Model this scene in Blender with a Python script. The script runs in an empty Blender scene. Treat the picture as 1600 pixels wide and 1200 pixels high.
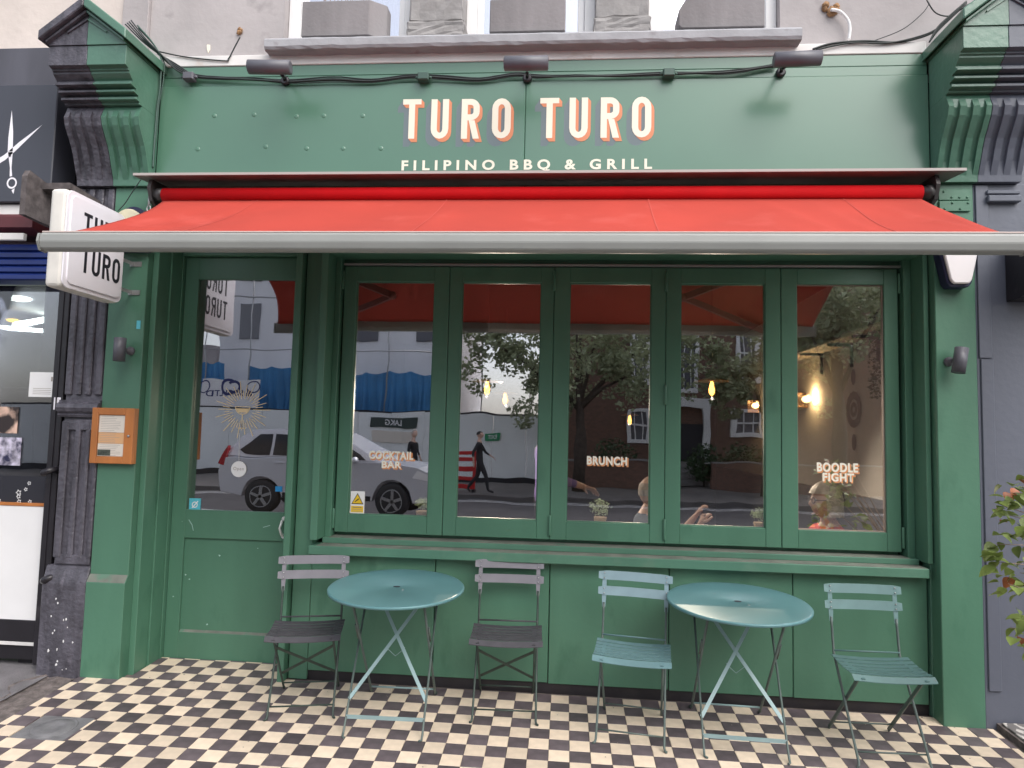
import bpy, bmesh, math, random
from mathutils import Vector, Matrix
random.seed(7)
PI = math.pi
S = bpy.context.scene
COL = S.collection

# ------------------------------------------------------------------ camera, world, sun, exposure
FPX = 1069.68                                   # focal length in pixels of the 1600 px wide photograph
CAMP = Vector((0.0566, -4.2399, 1.6055))
ROT = ((0.9967063, 0.0773946, 0.0242195), (0.0184810, 0.0740209, -0.9970854), (-0.0789617, 0.9942490, 0.0723468))
cam = bpy.data.cameras.new('camera'); camo = bpy.data.objects.new('camera', cam); COL.objects.link(camo)
cam.sensor_width = 36; cam.lens = FPX / 1600 * 36; cam.clip_start = 0.05; cam.clip_end = 600
_r = Matrix((ROT[0], [-v for v in ROT[1]], [-v for v in ROT[2]])).transposed()
camo.matrix_world = Matrix.Translation(CAMP) @ _r.to_4x4()
S.camera = camo

W = bpy.data.worlds.new("World"); S.world = W; W.use_nodes = True
wn = W.node_tree.nodes; wl = W.node_tree.links
bg = wn['Background']
sky = wn.new('ShaderNodeTexSky'); sky.sky_type = 'NISHITA'; sky.sun_disc = False
SUN_EL, SUN_AZ = math.radians(50), math.radians(140)   # azimuth clockwise from +Y
sky.sun_elevation = SUN_EL; sky.sun_rotation = SUN_AZ; sky.air_density = 1.0; sky.dust_density = 3.0; sky.ozone_density = 1.0
hs = wn.new('ShaderNodeHueSaturation'); hs.inputs['Saturation'].default_value = 0.42
wl.new(sky.outputs[0], hs.inputs['Color']); wl.new(hs.outputs[0], bg.inputs['Color'])
bg.inputs['Strength'].default_value = 0.12
sun = bpy.data.lights.new('sun', 'SUN'); sun.energy = 0.75; sun.angle = math.radians(60); sun.color = (1, 0.96, 0.9)
suno = bpy.data.objects.new('sun', sun); COL.objects.link(suno)
_d = Vector((math.sin(SUN_AZ) * math.cos(SUN_EL), math.cos(SUN_AZ) * math.cos(SUN_EL), math.sin(SUN_EL)))
suno.rotation_euler = _d.to_track_quat('Z', 'Y').to_euler(); suno.location = (0, -8, 12)
S.view_settings.view_transform = 'Standard'; S.view_settings.look = 'None'
S.view_settings.exposure = 1.24; S.view_settings.gamma = 1; S.view_settings.use_curve_mapping = False
S.render.engine = 'CYCLES'
S.cycles.max_bounces = 8; S.cycles.transparent_max_bounces = 12; S.cycles.glossy_bounces = 4
S.cycles.use_denoising = True

# ------------------------------------------------------------------ helpers
GY, GX = 0.0595, -0.00422                       # the ground falls towards the street
def gz(x, y): return GY * max(y, -2.3) + GX * max(-6, min(6, x))
TILT = Matrix.Rotation(math.atan(GY), 4, 'X') @ Matrix.Rotation(-math.atan(GX), 4, 'Y')

def _ray(x, y):
    u, v = (x - 800) / FPX, (y - 600) / FPX
    return Vector([ROT[0][k] * u + ROT[1][k] * v + ROT[2][k] for k in range(3)])
def at(x, y, Y):
    """place on the vertical plane at depth Y that the photograph shows at pixel x, y"""
    d = _ray(x, y); return CAMP + d * ((Y - CAMP.y) / d.y)
def atX(x, y, X):
    d = _ray(x, y); return CAMP + d * ((X - CAMP.x) / d.x)
def mir(x, y, Y, G=0.27):
    """place on the street side that the window glass (plane G) mirrors at pixel x, y"""
    p = at(x, y, 2 * G - Y); return Vector((p.x, Y, p.z))

def box(bm, x0, x1, y0, y1, z0, z1, bev=0.0, seg=1):
    v = [bm.verts.new(c) for c in ((x0, y0, z0), (x1, y0, z0), (x1, y1, z0), (x0, y1, z0), (x0, y0, z1), (x1, y0, z1), (x1, y1, z1), (x0, y1, z1))]
    f = [bm.faces.new([v[i] for i in q]) for q in ((3, 2, 1, 0), (4, 5, 6, 7), (0, 1, 5, 4), (1, 2, 6, 5), (2, 3, 7, 6), (3, 0, 4, 7))]
    if bev > 0:
        es = list({e for q in f for e in q.edges})
        bmesh.ops.bevel(bm, geom=es, offset=bev, segments=seg, profile=0.6, affect='EDGES', clamp_overlap=True)
def tube(bm, pts, r, n=8, caps=True, closed=False):
    pts = [Vector(p) for p in pts]; N = len(pts); rings = []
    rr = r if isinstance(r, (list, tuple)) else [r] * N
    up = None
    for i, p in enumerate(pts):
        a = pts[(i - 1) % N] if (i > 0 or closed) else p
        b = pts[(i + 1) % N] if (i < N - 1 or closed) else p
        t = (b - a)
        if t.length < 1e-9: t = Vector((0, 0, 1))
        t.normalize()
        if up is None: up = Vector((0, 0, 1)) if abs(t.z) < 0.9 else Vector((1, 0, 0))
        s = t.cross(up)
        if s.length < 1e-6: s = t.cross(Vector((0, 1, 0.3)))
        s.normalize(); u = s.cross(t).normalized(); up = u
        rings.append([bm.verts.new(p + (s * math.cos(2 * PI * k / n) + u * math.sin(2 * PI * k / n)) * rr[i]) for k in range(n)])
    M = N if closed else N - 1
    for i in range(M):
        A, B = rings[i], rings[(i + 1) % N]
        for k in range(n):
            f = bm.faces.new((A[k], A[(k + 1) % n], B[(k + 1) % n], B[k])); f.smooth = True
    if caps and not closed:
        bm.faces.new(rings[0][::-1]); bm.faces.new(rings[-1])
def strap(bm, a, b, w, t, side):
    """flat bar from a to b, w wide along side, t thick"""
    a, b, side = Vector(a), Vector(b), Vector(side).normalized()
    d = (b - a).normalized(); side = (side - d * side.dot(d)).normalized(); n = d.cross(side)
    v = []
    for p in (a, b):
        for s, q in ((-1, -1), (1, -1), (1, 1), (-1, 1)):
            v.append(bm.verts.new(p + side * (s * w / 2) + n * (q * t / 2)))
    for q in ((3, 2, 1, 0), (4, 5, 6, 7), (0, 1, 5, 4), (1, 2, 6, 5), (2, 3, 7, 6), (3, 0, 4, 7)):
        bm.faces.new([v[i] for i in q])
def lathe(bm, prof, n=24, c=(0, 0, 0), axis='Z', smooth=True):
    c = Vector(c); rings = []
    for r, h in prof:
        ring = []
        for k in range(n):
            a = 2 * PI * k / n; x, y = r * math.cos(a), r * math.sin(a)
            q = Vector((x, y, h)) if axis == 'Z' else (Vector((x, h, y)) if axis == 'Y' else Vector((h, x, y)))
            ring.append(bm.verts.new(c + q))
        rings.append(ring)
    for A, B in zip(rings, rings[1:]):
        for k in range(n):
            f = bm.faces.new((A[k], A[(k + 1) % n], B[(k + 1) % n], B[k])); f.smooth = smooth
    bm.faces.new(rings[0][::-1]); bm.faces.new(rings[-1])
def prism(bm, poly, axis, a, b, bev=0):
    """poly: 2D points; axis 'X': (y,z), 'Y': (x,z), 'Z': (x,y)"""
    def P(p, h):
        return (h, p[0], p[1]) if axis == 'X' else ((p[0], h, p[1]) if axis == 'Y' else (p[0], p[1], h))
    A = [bm.verts.new(P(p, a)) for p in poly]; B = [bm.verts.new(P(p, b)) for p in poly]
    n = len(poly); fs = [bm.faces.new(A[::-1]), bm.faces.new(B)]
    for i in range(n): fs.append(bm.faces.new((A[i], A[(i + 1) % n], B[(i + 1) % n], B[i])))
    if bev:
        es = list({e for q in fs for e in q.edges})
        bmesh.ops.bevel(bm, geom=es, offset=bev, segments=1, affect='EDGES', clamp_overlap=True)
    return fs
def quad(bm, *p): return bm.faces.new([bm.verts.new(q) for q in p])
def ball(bm, c, r, sub=2, sc=(1, 1, 1), jit=0):
    d = bmesh.ops.create_icosphere(bm, subdivisions=sub, radius=1)
    for v in d['verts']:
        k = 1 + (random.random() - 0.5) * jit
        v.co = Vector((c[0] + v.co.x * r * sc[0] * k, c[1] + v.co.y * r * sc[1] * k, c[2] + v.co.z * r * sc[2] * k))
        for f in v.link_faces: f.smooth = True

def wloc(o):
    v = Vector(o.location)
    while o.parent: o = o.parent; v = v + Vector(o.location)
    return v
def mesh_of(name, bm, mats, fix=True):
    if fix: bmesh.ops.recalc_face_normals(bm, faces=bm.faces)
    me = bpy.data.meshes.new(name); bm.to_mesh(me); bm.free()
    for m in (mats if isinstance(mats, (list, tuple)) else [mats]): me.materials.append(m)
    return me
def obj(name, bm, mats, parent=None, world=True, label=None, kind=None, fix=True):
    """link ONE mesh object; world=True means bm is in world space and the parent is only translated"""
    if parent is not None and world: bmesh.ops.translate(bm, verts=bm.verts, vec=-wloc(parent))
    me = mesh_of(name, bm, mats, fix)
    o = bpy.data.objects.new(name, me); COL.objects.link(o)
    if parent is not None: o.parent = parent
    if label: o['label'] = label
    if kind: o['kind'] = kind
    return o
def thing(name, label, cat, loc=(0, 0, 0), group=None):
    o = bpy.data.objects.new(name, None); COL.objects.link(o); o.empty_display_size = 0.1
    o.location = loc; o['label'] = label; o['category'] = cat
    if group: o['group'] = group
    return o
def tag(o, label, cat, group=None):
    o['label'] = label; o['category'] = cat
    if group: o['group'] = group
    return o
def copy_tree(o, parent=None):
    c = o.copy(); COL.objects.link(c)
    if parent is not None: c.parent = parent
    for ch in list(o.children): copy_tree(ch, c)
    return c
def NB(): return bmesh.new()

# ------------------------------------------------------------------ materials
def mat(name, col, rough=0.5, metal=0.0, var=0.0, vs=3.0, bump=0.0, bs=60.0, spec=0.5, dark=None, ds=2.0, dthr=0.6, rnd=0.0, coat=0.0, streak=False, coord='Object', trans=0.0):
    m = bpy.data.materials.new(name); m.use_nodes = True
    nt = m.node_tree; N, L = nt.nodes, nt.links; b = N['Principled BSDF']
    b.inputs['Roughness'].default_value = rough; b.inputs['Metallic'].default_value = metal
    b.inputs['Specular IOR Level'].default_value = spec; b.inputs['Coat Weight'].default_value = coat; b.inputs['Coat Roughness'].default_value = 0.24 if coat else 0.03
    c4 = (*col, 1); b.inputs['Base Color'].default_value = c4
    tc = N.new('ShaderNodeTexCoord'); src = tc.outputs[coord]
    out = None
    def noise(scale, det=4, sc=None):
        n = N.new('ShaderNodeTexNoise'); n.inputs['Scale'].default_value = scale; n.inputs['Detail'].default_value = det
        if sc:
            mp = N.new('ShaderNodeMapping'); mp.inputs['Scale'].default_value = sc; L.new(src, mp.inputs[0]); L.new(mp.outputs[0], n.inputs['Vector'])
        else: L.new(src, n.inputs['Vector'])
        return n
    def mix(fac, a, bb, mode='MIX'):
        x = N.new('ShaderNodeMix'); x.data_type = 'RGBA'; x.blend_type = mode
        if hasattr(fac, 'is_output'): L.new(fac, x.inputs['Factor'])
        else: x.inputs['Factor'].default_value = fac
        for v, i in ((a, 6), (bb, 7)):
            if hasattr(v, 'is_output'): L.new(v, x.inputs[i])
            else: x.inputs[i].default_value = v
        return x.outputs[2]
    if var:
        n = noise(vs, 5, (1, 1, 0.25) if streak else None)
        r = N.new('ShaderNodeMapRange'); r.inputs[1].default_value = 0.3; r.inputs[2].default_value = 0.7
        L.new(n.outputs[0], r.inputs[0])
        out = mix(r.outputs[0], tuple(v * (1 - var) for v in col) + (1,), tuple(min(1, v * (1 + var)) for v in col) + (1,))
    if rnd:
        oi = N.new('ShaderNodeObjectInfo')
        r = N.new('ShaderNodeMapRange'); r.inputs[3].default_value = 1 - rnd; r.inputs[4].default_value = 1 + rnd * 0.6
        L.new(oi.outputs['Random'], r.inputs[0])
        h = N.new('ShaderNodeHueSaturation'); L.new(r.outputs[0], h.inputs['Value'])
        if out: L.new(out, h.inputs['Color'])
        else: h.inputs['Color'].default_value = c4
        out = h.outputs[0]
    if dark is not None:
        n = noise(ds, 8, (1, 1, 0.4) if streak else None)
        r = N.new('ShaderNodeMapRange'); r.inputs[1].default_value = dthr; r.inputs[2].default_value = dthr + 0.12
        L.new(n.outputs[0], r.inputs[0])
        out = mix(r.outputs[0], out if out else c4, (*dark, 1))
    if out: L.new(out, b.inputs['Base Color'])
    if bump:
        n = noise(bs, 6)
        bp = N.new('ShaderNodeBump'); bp.inputs['Strength'].default_value = bump; bp.inputs['Distance'].default_value = 0.01
        L.new(n.outputs[0], bp.inputs['Height']); L.new(bp.outputs[0], b.inputs['Normal'])
    if trans:
        t = N.new('ShaderNodeBsdfTranslucent'); mx = N.new('ShaderNodeMixShader'); mx.inputs[0].default_value = trans
        if out: L.new(out, t.inputs[0])
        else: t.inputs[0].default_value = c4
        L.new(b.outputs[0], mx.inputs[1]); L.new(t.outputs[0], mx.inputs[2])
        L.new(mx.outputs[0], N['Material Output'].inputs[0])
    return m
def emit(name, col, st):
    m = bpy.data.materials.new(name); m.use_nodes = True; b = m.node_tree.nodes['Principled BSDF']
    b.inputs['Base Color'].default_value = (*col, 1); b.inputs['Emission Color'].default_value = (*col, 1); b.inputs['Emission Strength'].default_value = st
    return m
def glass(name, refl, tint, wav=0.0):
    m = bpy.data.materials.new(name); m.use_nodes = True; nt = m.node_tree; N, L = nt.nodes, nt.links
    N.remove(N['Principled BSDF'])
    g = N.new('ShaderNodeBsdfGlossy'); g.inputs['Roughness'].default_value = 0.0; g.inputs['Color'].default_value = (0.95, 0.95, 1, 1)
    t = N.new('ShaderNodeBsdfTransparent'); t.inputs[0].default_value = (*tint, 1)
    fr = N.new('ShaderNodeFresnel'); fr.inputs[0].default_value = 1.5
    ad = N.new('ShaderNodeMath'); ad.operation = 'ADD'; ad.use_clamp = True; ad.inputs[1].default_value = refl; L.new(fr.outputs[0], ad.inputs[0])
    mx = N.new('ShaderNodeMixShader'); L.new(ad.outputs[0], mx.inputs[0]); L.new(t.outputs[0], mx.inputs[1]); L.new(g.outputs[0], mx.inputs[2])
    L.new(mx.outputs[0], N['Material Output'].inputs[0])
    if wav:
        tc = N.new('ShaderNodeTexCoord'); n = N.new('ShaderNodeTexNoise'); n.inputs['Scale'].default_value = 3.5; n.inputs['Detail'].default_value = 1
        L.new(tc.outputs['Object'], n.inputs['Vector'])
        bp = N.new('ShaderNodeBump'); bp.inputs['Strength'].default_value = wav; bp.inputs['Distance'].default_value = 0.02
        L.new(n.outputs[0], bp.inputs['Height']); L.new(bp.outputs[0], g.inputs['Normal'])
    return m

GREEN = (0.078, 0.188, 0.124)
M_green = mat('green_paint', GREEN, 0.38, var=0.12, vs=3.0, bump=0.10, bs=32, dark=(0.060, 0.155, 0.100), ds=6, dthr=0.60, streak=True, spec=0.45)
M_fascia = mat('green_fascia_paint', GREEN, 0.31, var=0.05, vs=1.6, bump=0.02, bs=14, spec=0.8, coat=0.35)
M_greenworn = mat('worn_green_paint', (0.078, 0.185, 0.128), 0.34, var=0.13, vs=4, bump=0.25, bs=28, spec=0.7, dark=(0.12, 0.23, 0.17), ds=14, dthr=0.66)
M_sill = mat('dusty_green_sill', (0.08, 0.19, 0.13), 0.45, var=0.10, vs=5, bump=0.08, bs=40, dark=(0.10, 0.20, 0.14), ds=7, dthr=0.6)
M_dust_highlight = mat('grey_dust_and_highlight', (0.17, 0.185, 0.155), 0.8, var=0.25, vs=7, dark=(0.10, 0.19, 0.135), ds=9, dthr=0.58)  # dust on sills and base; also paints the door panel's highlight
M_black = mat('black_gloss_paint', (0.018, 0.016, 0.02), 0.35, var=0.2, vs=5, bump=0.12, bs=25, dark=(0.05, 0.045, 0.05), ds=8, dthr=0.62)
M_blackpil = mat('peeling_black_paint', (0.085, 0.080, 0.098), 0.38, var=0.40, vs=14, bump=1.0, bs=34, dark=(0.13, 0.12, 0.145), ds=18, dthr=0.60, streak=True)
M_slate = mat('slate_blue_paint', (0.112, 0.122, 0.155), 0.42, var=0.14, vs=3, bump=0.15, bs=25, dark=(0.26, 0.29, 0.36), ds=5, dthr=0.66, streak=True)
M_plinth = mat('black_plinth', (0.020, 0.017, 0.020), 0.5, var=0.3, vs=8, bump=0.15, bs=30)
M_red = mat('red_awning_canvas', (0.46, 0.047, 0.029), 0.8, var=0.10, vs=1.6, bump=0.12, bs=120, trans=0.07, dark=(0.53, 0.075, 0.055), ds=2.2, dthr=0.58)
M_redroll = mat('red_canvas_roll', (0.46, 0.005, 0.008), 0.7, var=0.06, vs=6, bump=0.05, bs=120, spec=0.12)
M_bar = mat('grey_awning_bar', (0.30, 0.305, 0.29), 0.38, var=0.05, vs=4, bump=0.02)
M_cover = mat('weathered_cover_metal', (0.16, 0.13, 0.13), 0.45, var=0.2, vs=6)
M_coveredge = mat('pale_metal_edge', (0.42, 0.38, 0.36), 0.5)
M_steel = mat('dark_steel', (0.06, 0.055, 0.055), 0.45, metal=0.4, var=0.2, vs=20)
M_zinc = mat('zinc_fitting', (0.42, 0.42, 0.42), 0.4, metal=0.7)
M_stucco = mat('grey_stucco', (0.42, 0.385, 0.385), 0.9, var=0.10, vs=2.5, bump=0.35, bs=18, dark=(0.33, 0.30, 0.30), ds=5, dthr=0.62)
M_cream = mat('cream_render', (0.66, 0.58, 0.53), 0.9, var=0.10, vs=2.5, bump=0.3, bs=20, dark=(0.40, 0.36, 0.33), ds=4, dthr=0.68)
M_stone = mat('rough_grey_stone', (0.30, 0.285, 0.28), 0.95, var=0.18, vs=7, bump=0.9, bs=14)
M_sillstone = mat('painted_stone_sill', (0.36, 0.36, 0.38), 0.85, var=0.12, vs=5, bump=0.5, bs=16, dark=(0.17, 0.14, 0.14), ds=5, dthr=0.62)
M_planter = mat('concrete_planter', (0.235, 0.22, 0.225), 0.9, var=0.16, vs=6, bump=0.25, bs=40, streak=True)
M_white = mat('white_paint', (0.80, 0.79, 0.79), 0.45, var=0.03, vs=4)
M_flash = mat('white_flashing', (0.74, 0.72, 0.70), 0.6, var=0.10, vs=3, dark=(0.55, 0.45, 0.38), ds=4, dthr=0.64)
M_letter = mat('cream_letter_paint', (0.86, 0.80, 0.66), 0.5)
M_orange = mat('orange_letter_paint', (0.72, 0.26, 0.13), 0.5)
M_mauve = mat('mauve_letter_shade', (0.15, 0.19, 0.205), 0.4)
M_text = mat('pale_window_letters', (0.88, 0.84, 0.72), 0.5)
M_textor = mat('orange_window_letters', (0.70, 0.30, 0.12), 0.5)
M_sign = mat('white_sign_plastic', (0.86, 0.83, 0.88), 0.35, var=0.03, vs=3)
M_signold = mat('yellowed_sign_edge', (0.70, 0.67, 0.62), 0.5, var=0.1, vs=8, dark=(0.45, 0.40, 0.33), ds=8, dthr=0.62)
M_ink = mat('black_ink', (0.02, 0.02, 0.028), 0.5)
M_lampgrey = mat('charcoal_lamp_metal', (0.112, 0.112, 0.132), 0.42, metal=0.0, var=0.08, vs=10)
M_cable = mat('dark_cable', (0.025, 0.032, 0.032), 0.5)
M_cablegreen = mat('painted_cable', (0.05, 0.10, 0.08), 0.45)
M_tiled = mat('dark_floor_tile', (0.105, 0.084, 0.092), 0.45, var=0.25, vs=14, bump=0.12, bs=40, rnd=0.34)
M_tilec = mat('cream_floor_tile', (0.71, 0.585, 0.45), 0.5, var=0.09, vs=16, bump=0.1, bs=40, rnd=0.16, dark=(0.55, 0.42, 0.30), ds=16, dthr=0.68)
M_grout = mat('grout', (0.17, 0.14, 0.125), 0.95, var=0.2, vs=20)
M_asphalt = mat('asphalt', (0.165, 0.155, 0.162), 0.9, var=0.22, vs=6, bump=0.7, bs=90)
M_grit = mat('gritty_mortar', (0.145, 0.122, 0.115), 0.95, var=0.45, vs=22, bump=1.0, bs=45)
M_paving = mat('grey_paving', (0.13, 0.12, 0.115), 0.9, var=0.15, vs=2.5, bump=0.3, bs=50)
M_road = mat('road_asphalt', (0.062, 0.058, 0.062), 0.85, var=0.2, vs=2, bump=0.4, bs=80)
M_roadline = mat('road_paint', (0.7, 0.7, 0.7), 0.7)
M_kerb = mat('granite_kerb', (0.25, 0.24, 0.235), 0.85, var=0.15, vs=8)
M_manhole = mat('iron_cover', (0.16, 0.158, 0.165), 0.6, var=0.2, vs=18, bump=0.3, bs=70)
M_table = mat('teal_table_enamel', (0.10, 0.225, 0.240), 0.30, var=0.07, vs=4, bump=0.02, bs=30)
M_tableleg = mat('pale_teal_metal', (0.25, 0.36, 0.37), 0.4, var=0.08, vs=9)
M_legdark = mat('green_grey_rod', (0.085, 0.115, 0.105), 0.4, var=0.12, vs=14)
M_ch_grey_lit = mat('plum_grey_metal_lit', (0.215, 0.21, 0.235), 0.42, var=0.06, vs=12)  # lighter copy for the backs, sky light put into the colour
M_ch_grey_shade = mat('plum_grey_seat_shaded', (0.062, 0.060, 0.070), 0.5, var=0.15, vs=16)  # same chair paint, darkened to put shade on the seats
M_ch_darkrod = mat('dark_green_rod', (0.035, 0.055, 0.045), 0.45, var=0.2, vs=18, dark=(0.16, 0.09, 0.05), ds=14, dthr=0.68)
M_ch_teal_lit = mat('blue_grey_metal_lit', (0.235, 0.34, 0.38), 0.40, var=0.06, vs=12)  # back slats painted lighter as if catching the sky
M_ch_teal_shade = mat('blue_grey_seat_shaded', (0.12, 0.22, 0.235), 0.42, var=0.08, vs=12)  # shaded copy of the chair's blue-grey for its seat
M_ch_pine_lit = mat('grey_green_metal_lit', (0.16, 0.265, 0.265), 0.42, var=0.06, vs=12)  # lit copy for the back, brighter than the seat by painted light
M_ch_pine_shade = mat('grey_green_seat_shaded', (0.085, 0.165, 0.16), 0.42, var=0.08, vs=12)  # seat copy with the shade painted into its colour
M_oak = mat('orange_wood', (0.46, 0.165, 0.045), 0.4, var=0.18, vs=9, bump=0.05, streak=True)
M_paper = mat('paper', (0.72, 0.66, 0.58), 0.8, var=0.05, vs=9)
M_paperor = mat('orange_paper', (0.70, 0.40, 0.20), 0.8)
M_print = mat('faint_print', (0.36, 0.32, 0.29), 0.9)
M_photo = mat('dark_print', (0.06, 0.07, 0.055), 0.6, var=0.5, vs=60)
M_yellow = mat('sticker_yellow', (0.80, 0.52, 0.02), 0.4)
M_cyan = mat('sticker_cyan', (0.10, 0.48, 0.58), 0.4, var=0.1, vs=60)
M_navy = mat('navy_plastic', (0.02, 0.022, 0.065), 0.4)
M_alarmw = mat('white_alarm_plastic', (0.80, 0.76, 0.76), 0.4)
M_alarmc = mat('cream_alarm_plastic', (0.72, 0.66, 0.48), 0.45, var=0.06, vs=6)
M_chrome = mat('white_enamel_handle', (0.75, 0.76, 0.74), 0.25, metal=0.15)
M_gold = mat('gold_window_print', (0.88, 0.68, 0.40), 0.5)
M_foam = mat('rusty_foam', (0.30, 0.17, 0.085), 0.9, var=0.4, vs=30, bump=0.8, bs=40)
M_chip = mat('pale_chip', (0.34, 0.50, 0.46), 0.7)
M_pane = glass('shop_glass', 0.32, (0.95, 0.95, 0.94), 0.03)
M_doorglass = glass('door_glass', 0.36, (0.62, 0.62, 0.61), 0.025)
M_upglass = glass('sash_glass', 0.45, (0.85, 0.88, 0.92), 0.02)
M_salonglass = glass('salon_glass', 0.07, (0.85, 0.85, 0.85), 0.03)

# ------------------------------------------------------------------ ground
T = 0.108
bm = NB(); box(bm, -2.975, 2.535, -1.72, 0.36, -0.05, 0.0)
for v in bm.verts: v.co.z += GY * v.co.y + GX * v.co.x - 0.004
fore = obj('tiled_pavement', bm, M_grout, kind='structure')
tm = {}
for k, m in ((0, M_tiled), (1, M_tilec)):
    b_ = NB(); box(b_, -T / 2 + 0.0012, T / 2 - 0.0012, -T / 2 + 0.0012, T / 2 - 0.0012, -0.006, 0.003, 0.0012); tm[k] = mesh_of('tile', b_, m)
MH = (-2.80, -2.50, -0.77, -0.52)                # inspection cover set into the tiles
full = []; cut = []
for j in range(-4, 16):
    for i in range(-28, 24):
        x0, x1, y1, y0 = i * T, (i + 1) * T, -j * T, -(j + 1) * T
        cx0, cx1, cy0, cy1 = max(x0, -2.965), min(x1, 2.52), y0, min(y1, 0.34)
        if j == -1: cx0, cx1 = max(cx0, -2.66), min(cx1, 2.25)
        if j == -1 and x0 > -1.70: cy1 = min(cy1, 0.125)
        if j <= -2: cx0, cx1 = max(cx0, -2.655), min(cx1, -1.68)
        if cx1 - cx0 < 0.012 or cy1 - cy0 < 0.012: continue
        if cx1 > MH[0] and cx0 < MH[1] and cy1 > MH[2] and cy0 < MH[3]:
            # keep the slivers around the cover
            if cy0 < MH[2] - 0.015: cut.append((cx0, cx1, cy0, MH[2], (i + j) % 2))
            elif cy1 > MH[3] + 0.015: cut.append((cx0, cx1, MH[3], cy1, (i + j) % 2))
            elif cx0 < MH[0] - 0.015: cut.append((cx0, MH[0], cy0, cy1, (i + j) % 2))
            elif cx1 > MH[1] + 0.015: cut.append((MH[1], cx1, cy0, cy1, (i + j) % 2))
            continue
        if abs(cx1 - cx0 - T) + abs(cy1 - cy0 - T) < 1e-4: full.append(((x0 + x1) / 2, (y0 + y1) / 2, (i + j) % 2))
        else: cut.append((cx0, cx1, cy0, cy1, (i + j) % 2))
def seen(t):
    d = Vector((t[0], t[1], gz(t[0], t[1]))) - CAMP
    c = [sum(ROT[r][k] * d[k] for k in range(3)) for r in range(3)]
    if c[2] < 0.3: return -1
    px, py = 800 + FPX * c[0] / c[2], 600 + FPX * c[1] / c[2]
    return 1 / c[2] if -20 < px < 1620 and py < 1212 else -1
full.sort(key=seen, reverse=True)
TR = TILT.to_euler()
for x, y, p in full[:300]:
    o = bpy.data.objects.new('tile', tm[p]); COL.objects.link(o); o.parent = fore
    o.location = (x, y, GY * y + GX * x + random.uniform(-0.0006, 0.0006))
    o.rotation_euler = (TR.x + random.uniform(-.006, .006), TR.y + random.uniform(-.006, .006), random.uniform(-.008, .008))
bm = NB(); fm = []
rest = [(x - T / 2, x + T / 2, y - T / 2, y + T / 2, p) for x, y, p in full[300:]] + cut
for x0, x1, y0, y1, p in rest:
    n0 = len(bm.faces); v0 = len(bm.verts)
    box(bm, x0 + .0012, x1 - .0012, y0 + .0012, y1 - .0012, -0.006, 0.003 + random.uniform(-.0005, .0005)); bm.verts.ensure_lookup_table(); bm.faces.ensure_lookup_table()
    for v in bm.verts[v0:]: v.co.z += GY * v.co.y + GX * v.co.x
    for f in bm.faces[n0:]: f.material_index = p
obj('tile', bm, [M_tiled, M_tilec], fore, kind='stuff')
bm = NB()
cx, cy = (MH[0] + MH[1]) / 2, (MH[2] + MH[3]) / 2
box(bm, MH[0] + .002, MH[1] - .002, MH[2] + .002, MH[3] - .002, -0.008, 0.0015)
lathe(bm, [(0.115, 0.0), (0.115, 0.004), (0.108, 0.0045), (0.105, 0.002), (0.098, 0.002), (0.095, 0.005), (0.04, 0.005), (0.038, 0.0035), (0.01, 0.0035)], 32, (cx, cy, 0))
for v in bm.verts: v.co.z += GY * v.co.y + GX * v.co.x
tag(obj('inspection_cover', bm, M_manhole), 'round grey inspection cover set in the checkered tiles', 'drain cover')

bm = NB()
for k in range(70):
    x = random.uniform(-2.8, 2.4); y = random.choice((random.uniform(-.95, .1), random.uniform(-.05, .11))); z = GY * y + GX * x + .004; s_ = random.uniform(.0015, .005)
    prism(bm, [(x + s_ * math.cos(t) * random.uniform(.5, 1.5), y + s_ * math.sin(t) * random.uniform(.5, 1.5)) for t in (0, 1.2, 2.4, 3.6, 4.8)], 'Z', z, z + .0015)
obj('pavement_litter', bm, mat('grey_litter', (.30, .27, .23), .9, var=.5, vs=3), kind='stuff')
def sheet(name, x0, x1, y0, y1, m, dz=0.0, nx=12, ny=6, jit=0, kind='structure'):
    bm = NB(); V = [[bm.verts.new((x0 + (x1 - x0) * i / nx, y0 + (y1 - y0) * j / ny, 0)) for i in range(nx + 1)] for j in range(ny + 1)]
    for r in V:
        for v in r: v.co.z = gz(v.co.x, v.co.y) + dz + random.uniform(-jit, jit)
    for j in range(ny):
        for i in range(nx): bm.faces.new((V[j][i], V[j][i + 1], V[j + 1][i + 1], V[j + 1][i]))
    return obj(name, bm, m, kind=kind)
sheet('asphalt_pavement', -14, -3.17, -1.75, 0.5, M_asphalt, 0.0, 24, 8)
bm = NB(); n = 40; rows = []
for k in range(n + 1):
    y = 0.06 - 1.8 * k / n
    rows.append([bm.verts.new((x + random.uniform(-.012, .012), y, gz(x, y) + dz + random.uniform(-.006, .004))) for x, dz in ((-3.24 + .05 * math.sin(k * .9), 0.004), (-3.17, -0.012), (-3.10, -0.004), (-3.03, -0.010), (-2.972, -0.003))])
for a, b in zip(rows, rows[1:]):
    for k in range(4): bm.faces.new((a[k], a[k + 1], b[k + 1], b[k]))
obj('gritty_path_strip', bm, M_grit, kind='structure')
sheet('pavement', -40, 60, -5.2, -1.70, M_paving, -0.006, 60, 6)
sheet('paving_slab_path', 2.52, 40, -1.75, 0.4, M_grit, -0.004, 40, 8)
bm = NB()
for x0 in [-40 + k for k in range(100)]: box(bm, x0 + .003, x0 + .997, -5.35, -5.2, -0.4, gz(0, -5) - 0.002, 0.01)
obj('kerb', bm, M_kerb, kind='structure')
RZ = -0.25
bm = NB(); quad(bm, (-80, -14.4, RZ), (100, -14.4, RZ), (100, -5.34, RZ), (-80, -5.34, RZ)); obj('road', bm, M_road, kind='structure')
bm = NB()
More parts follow.
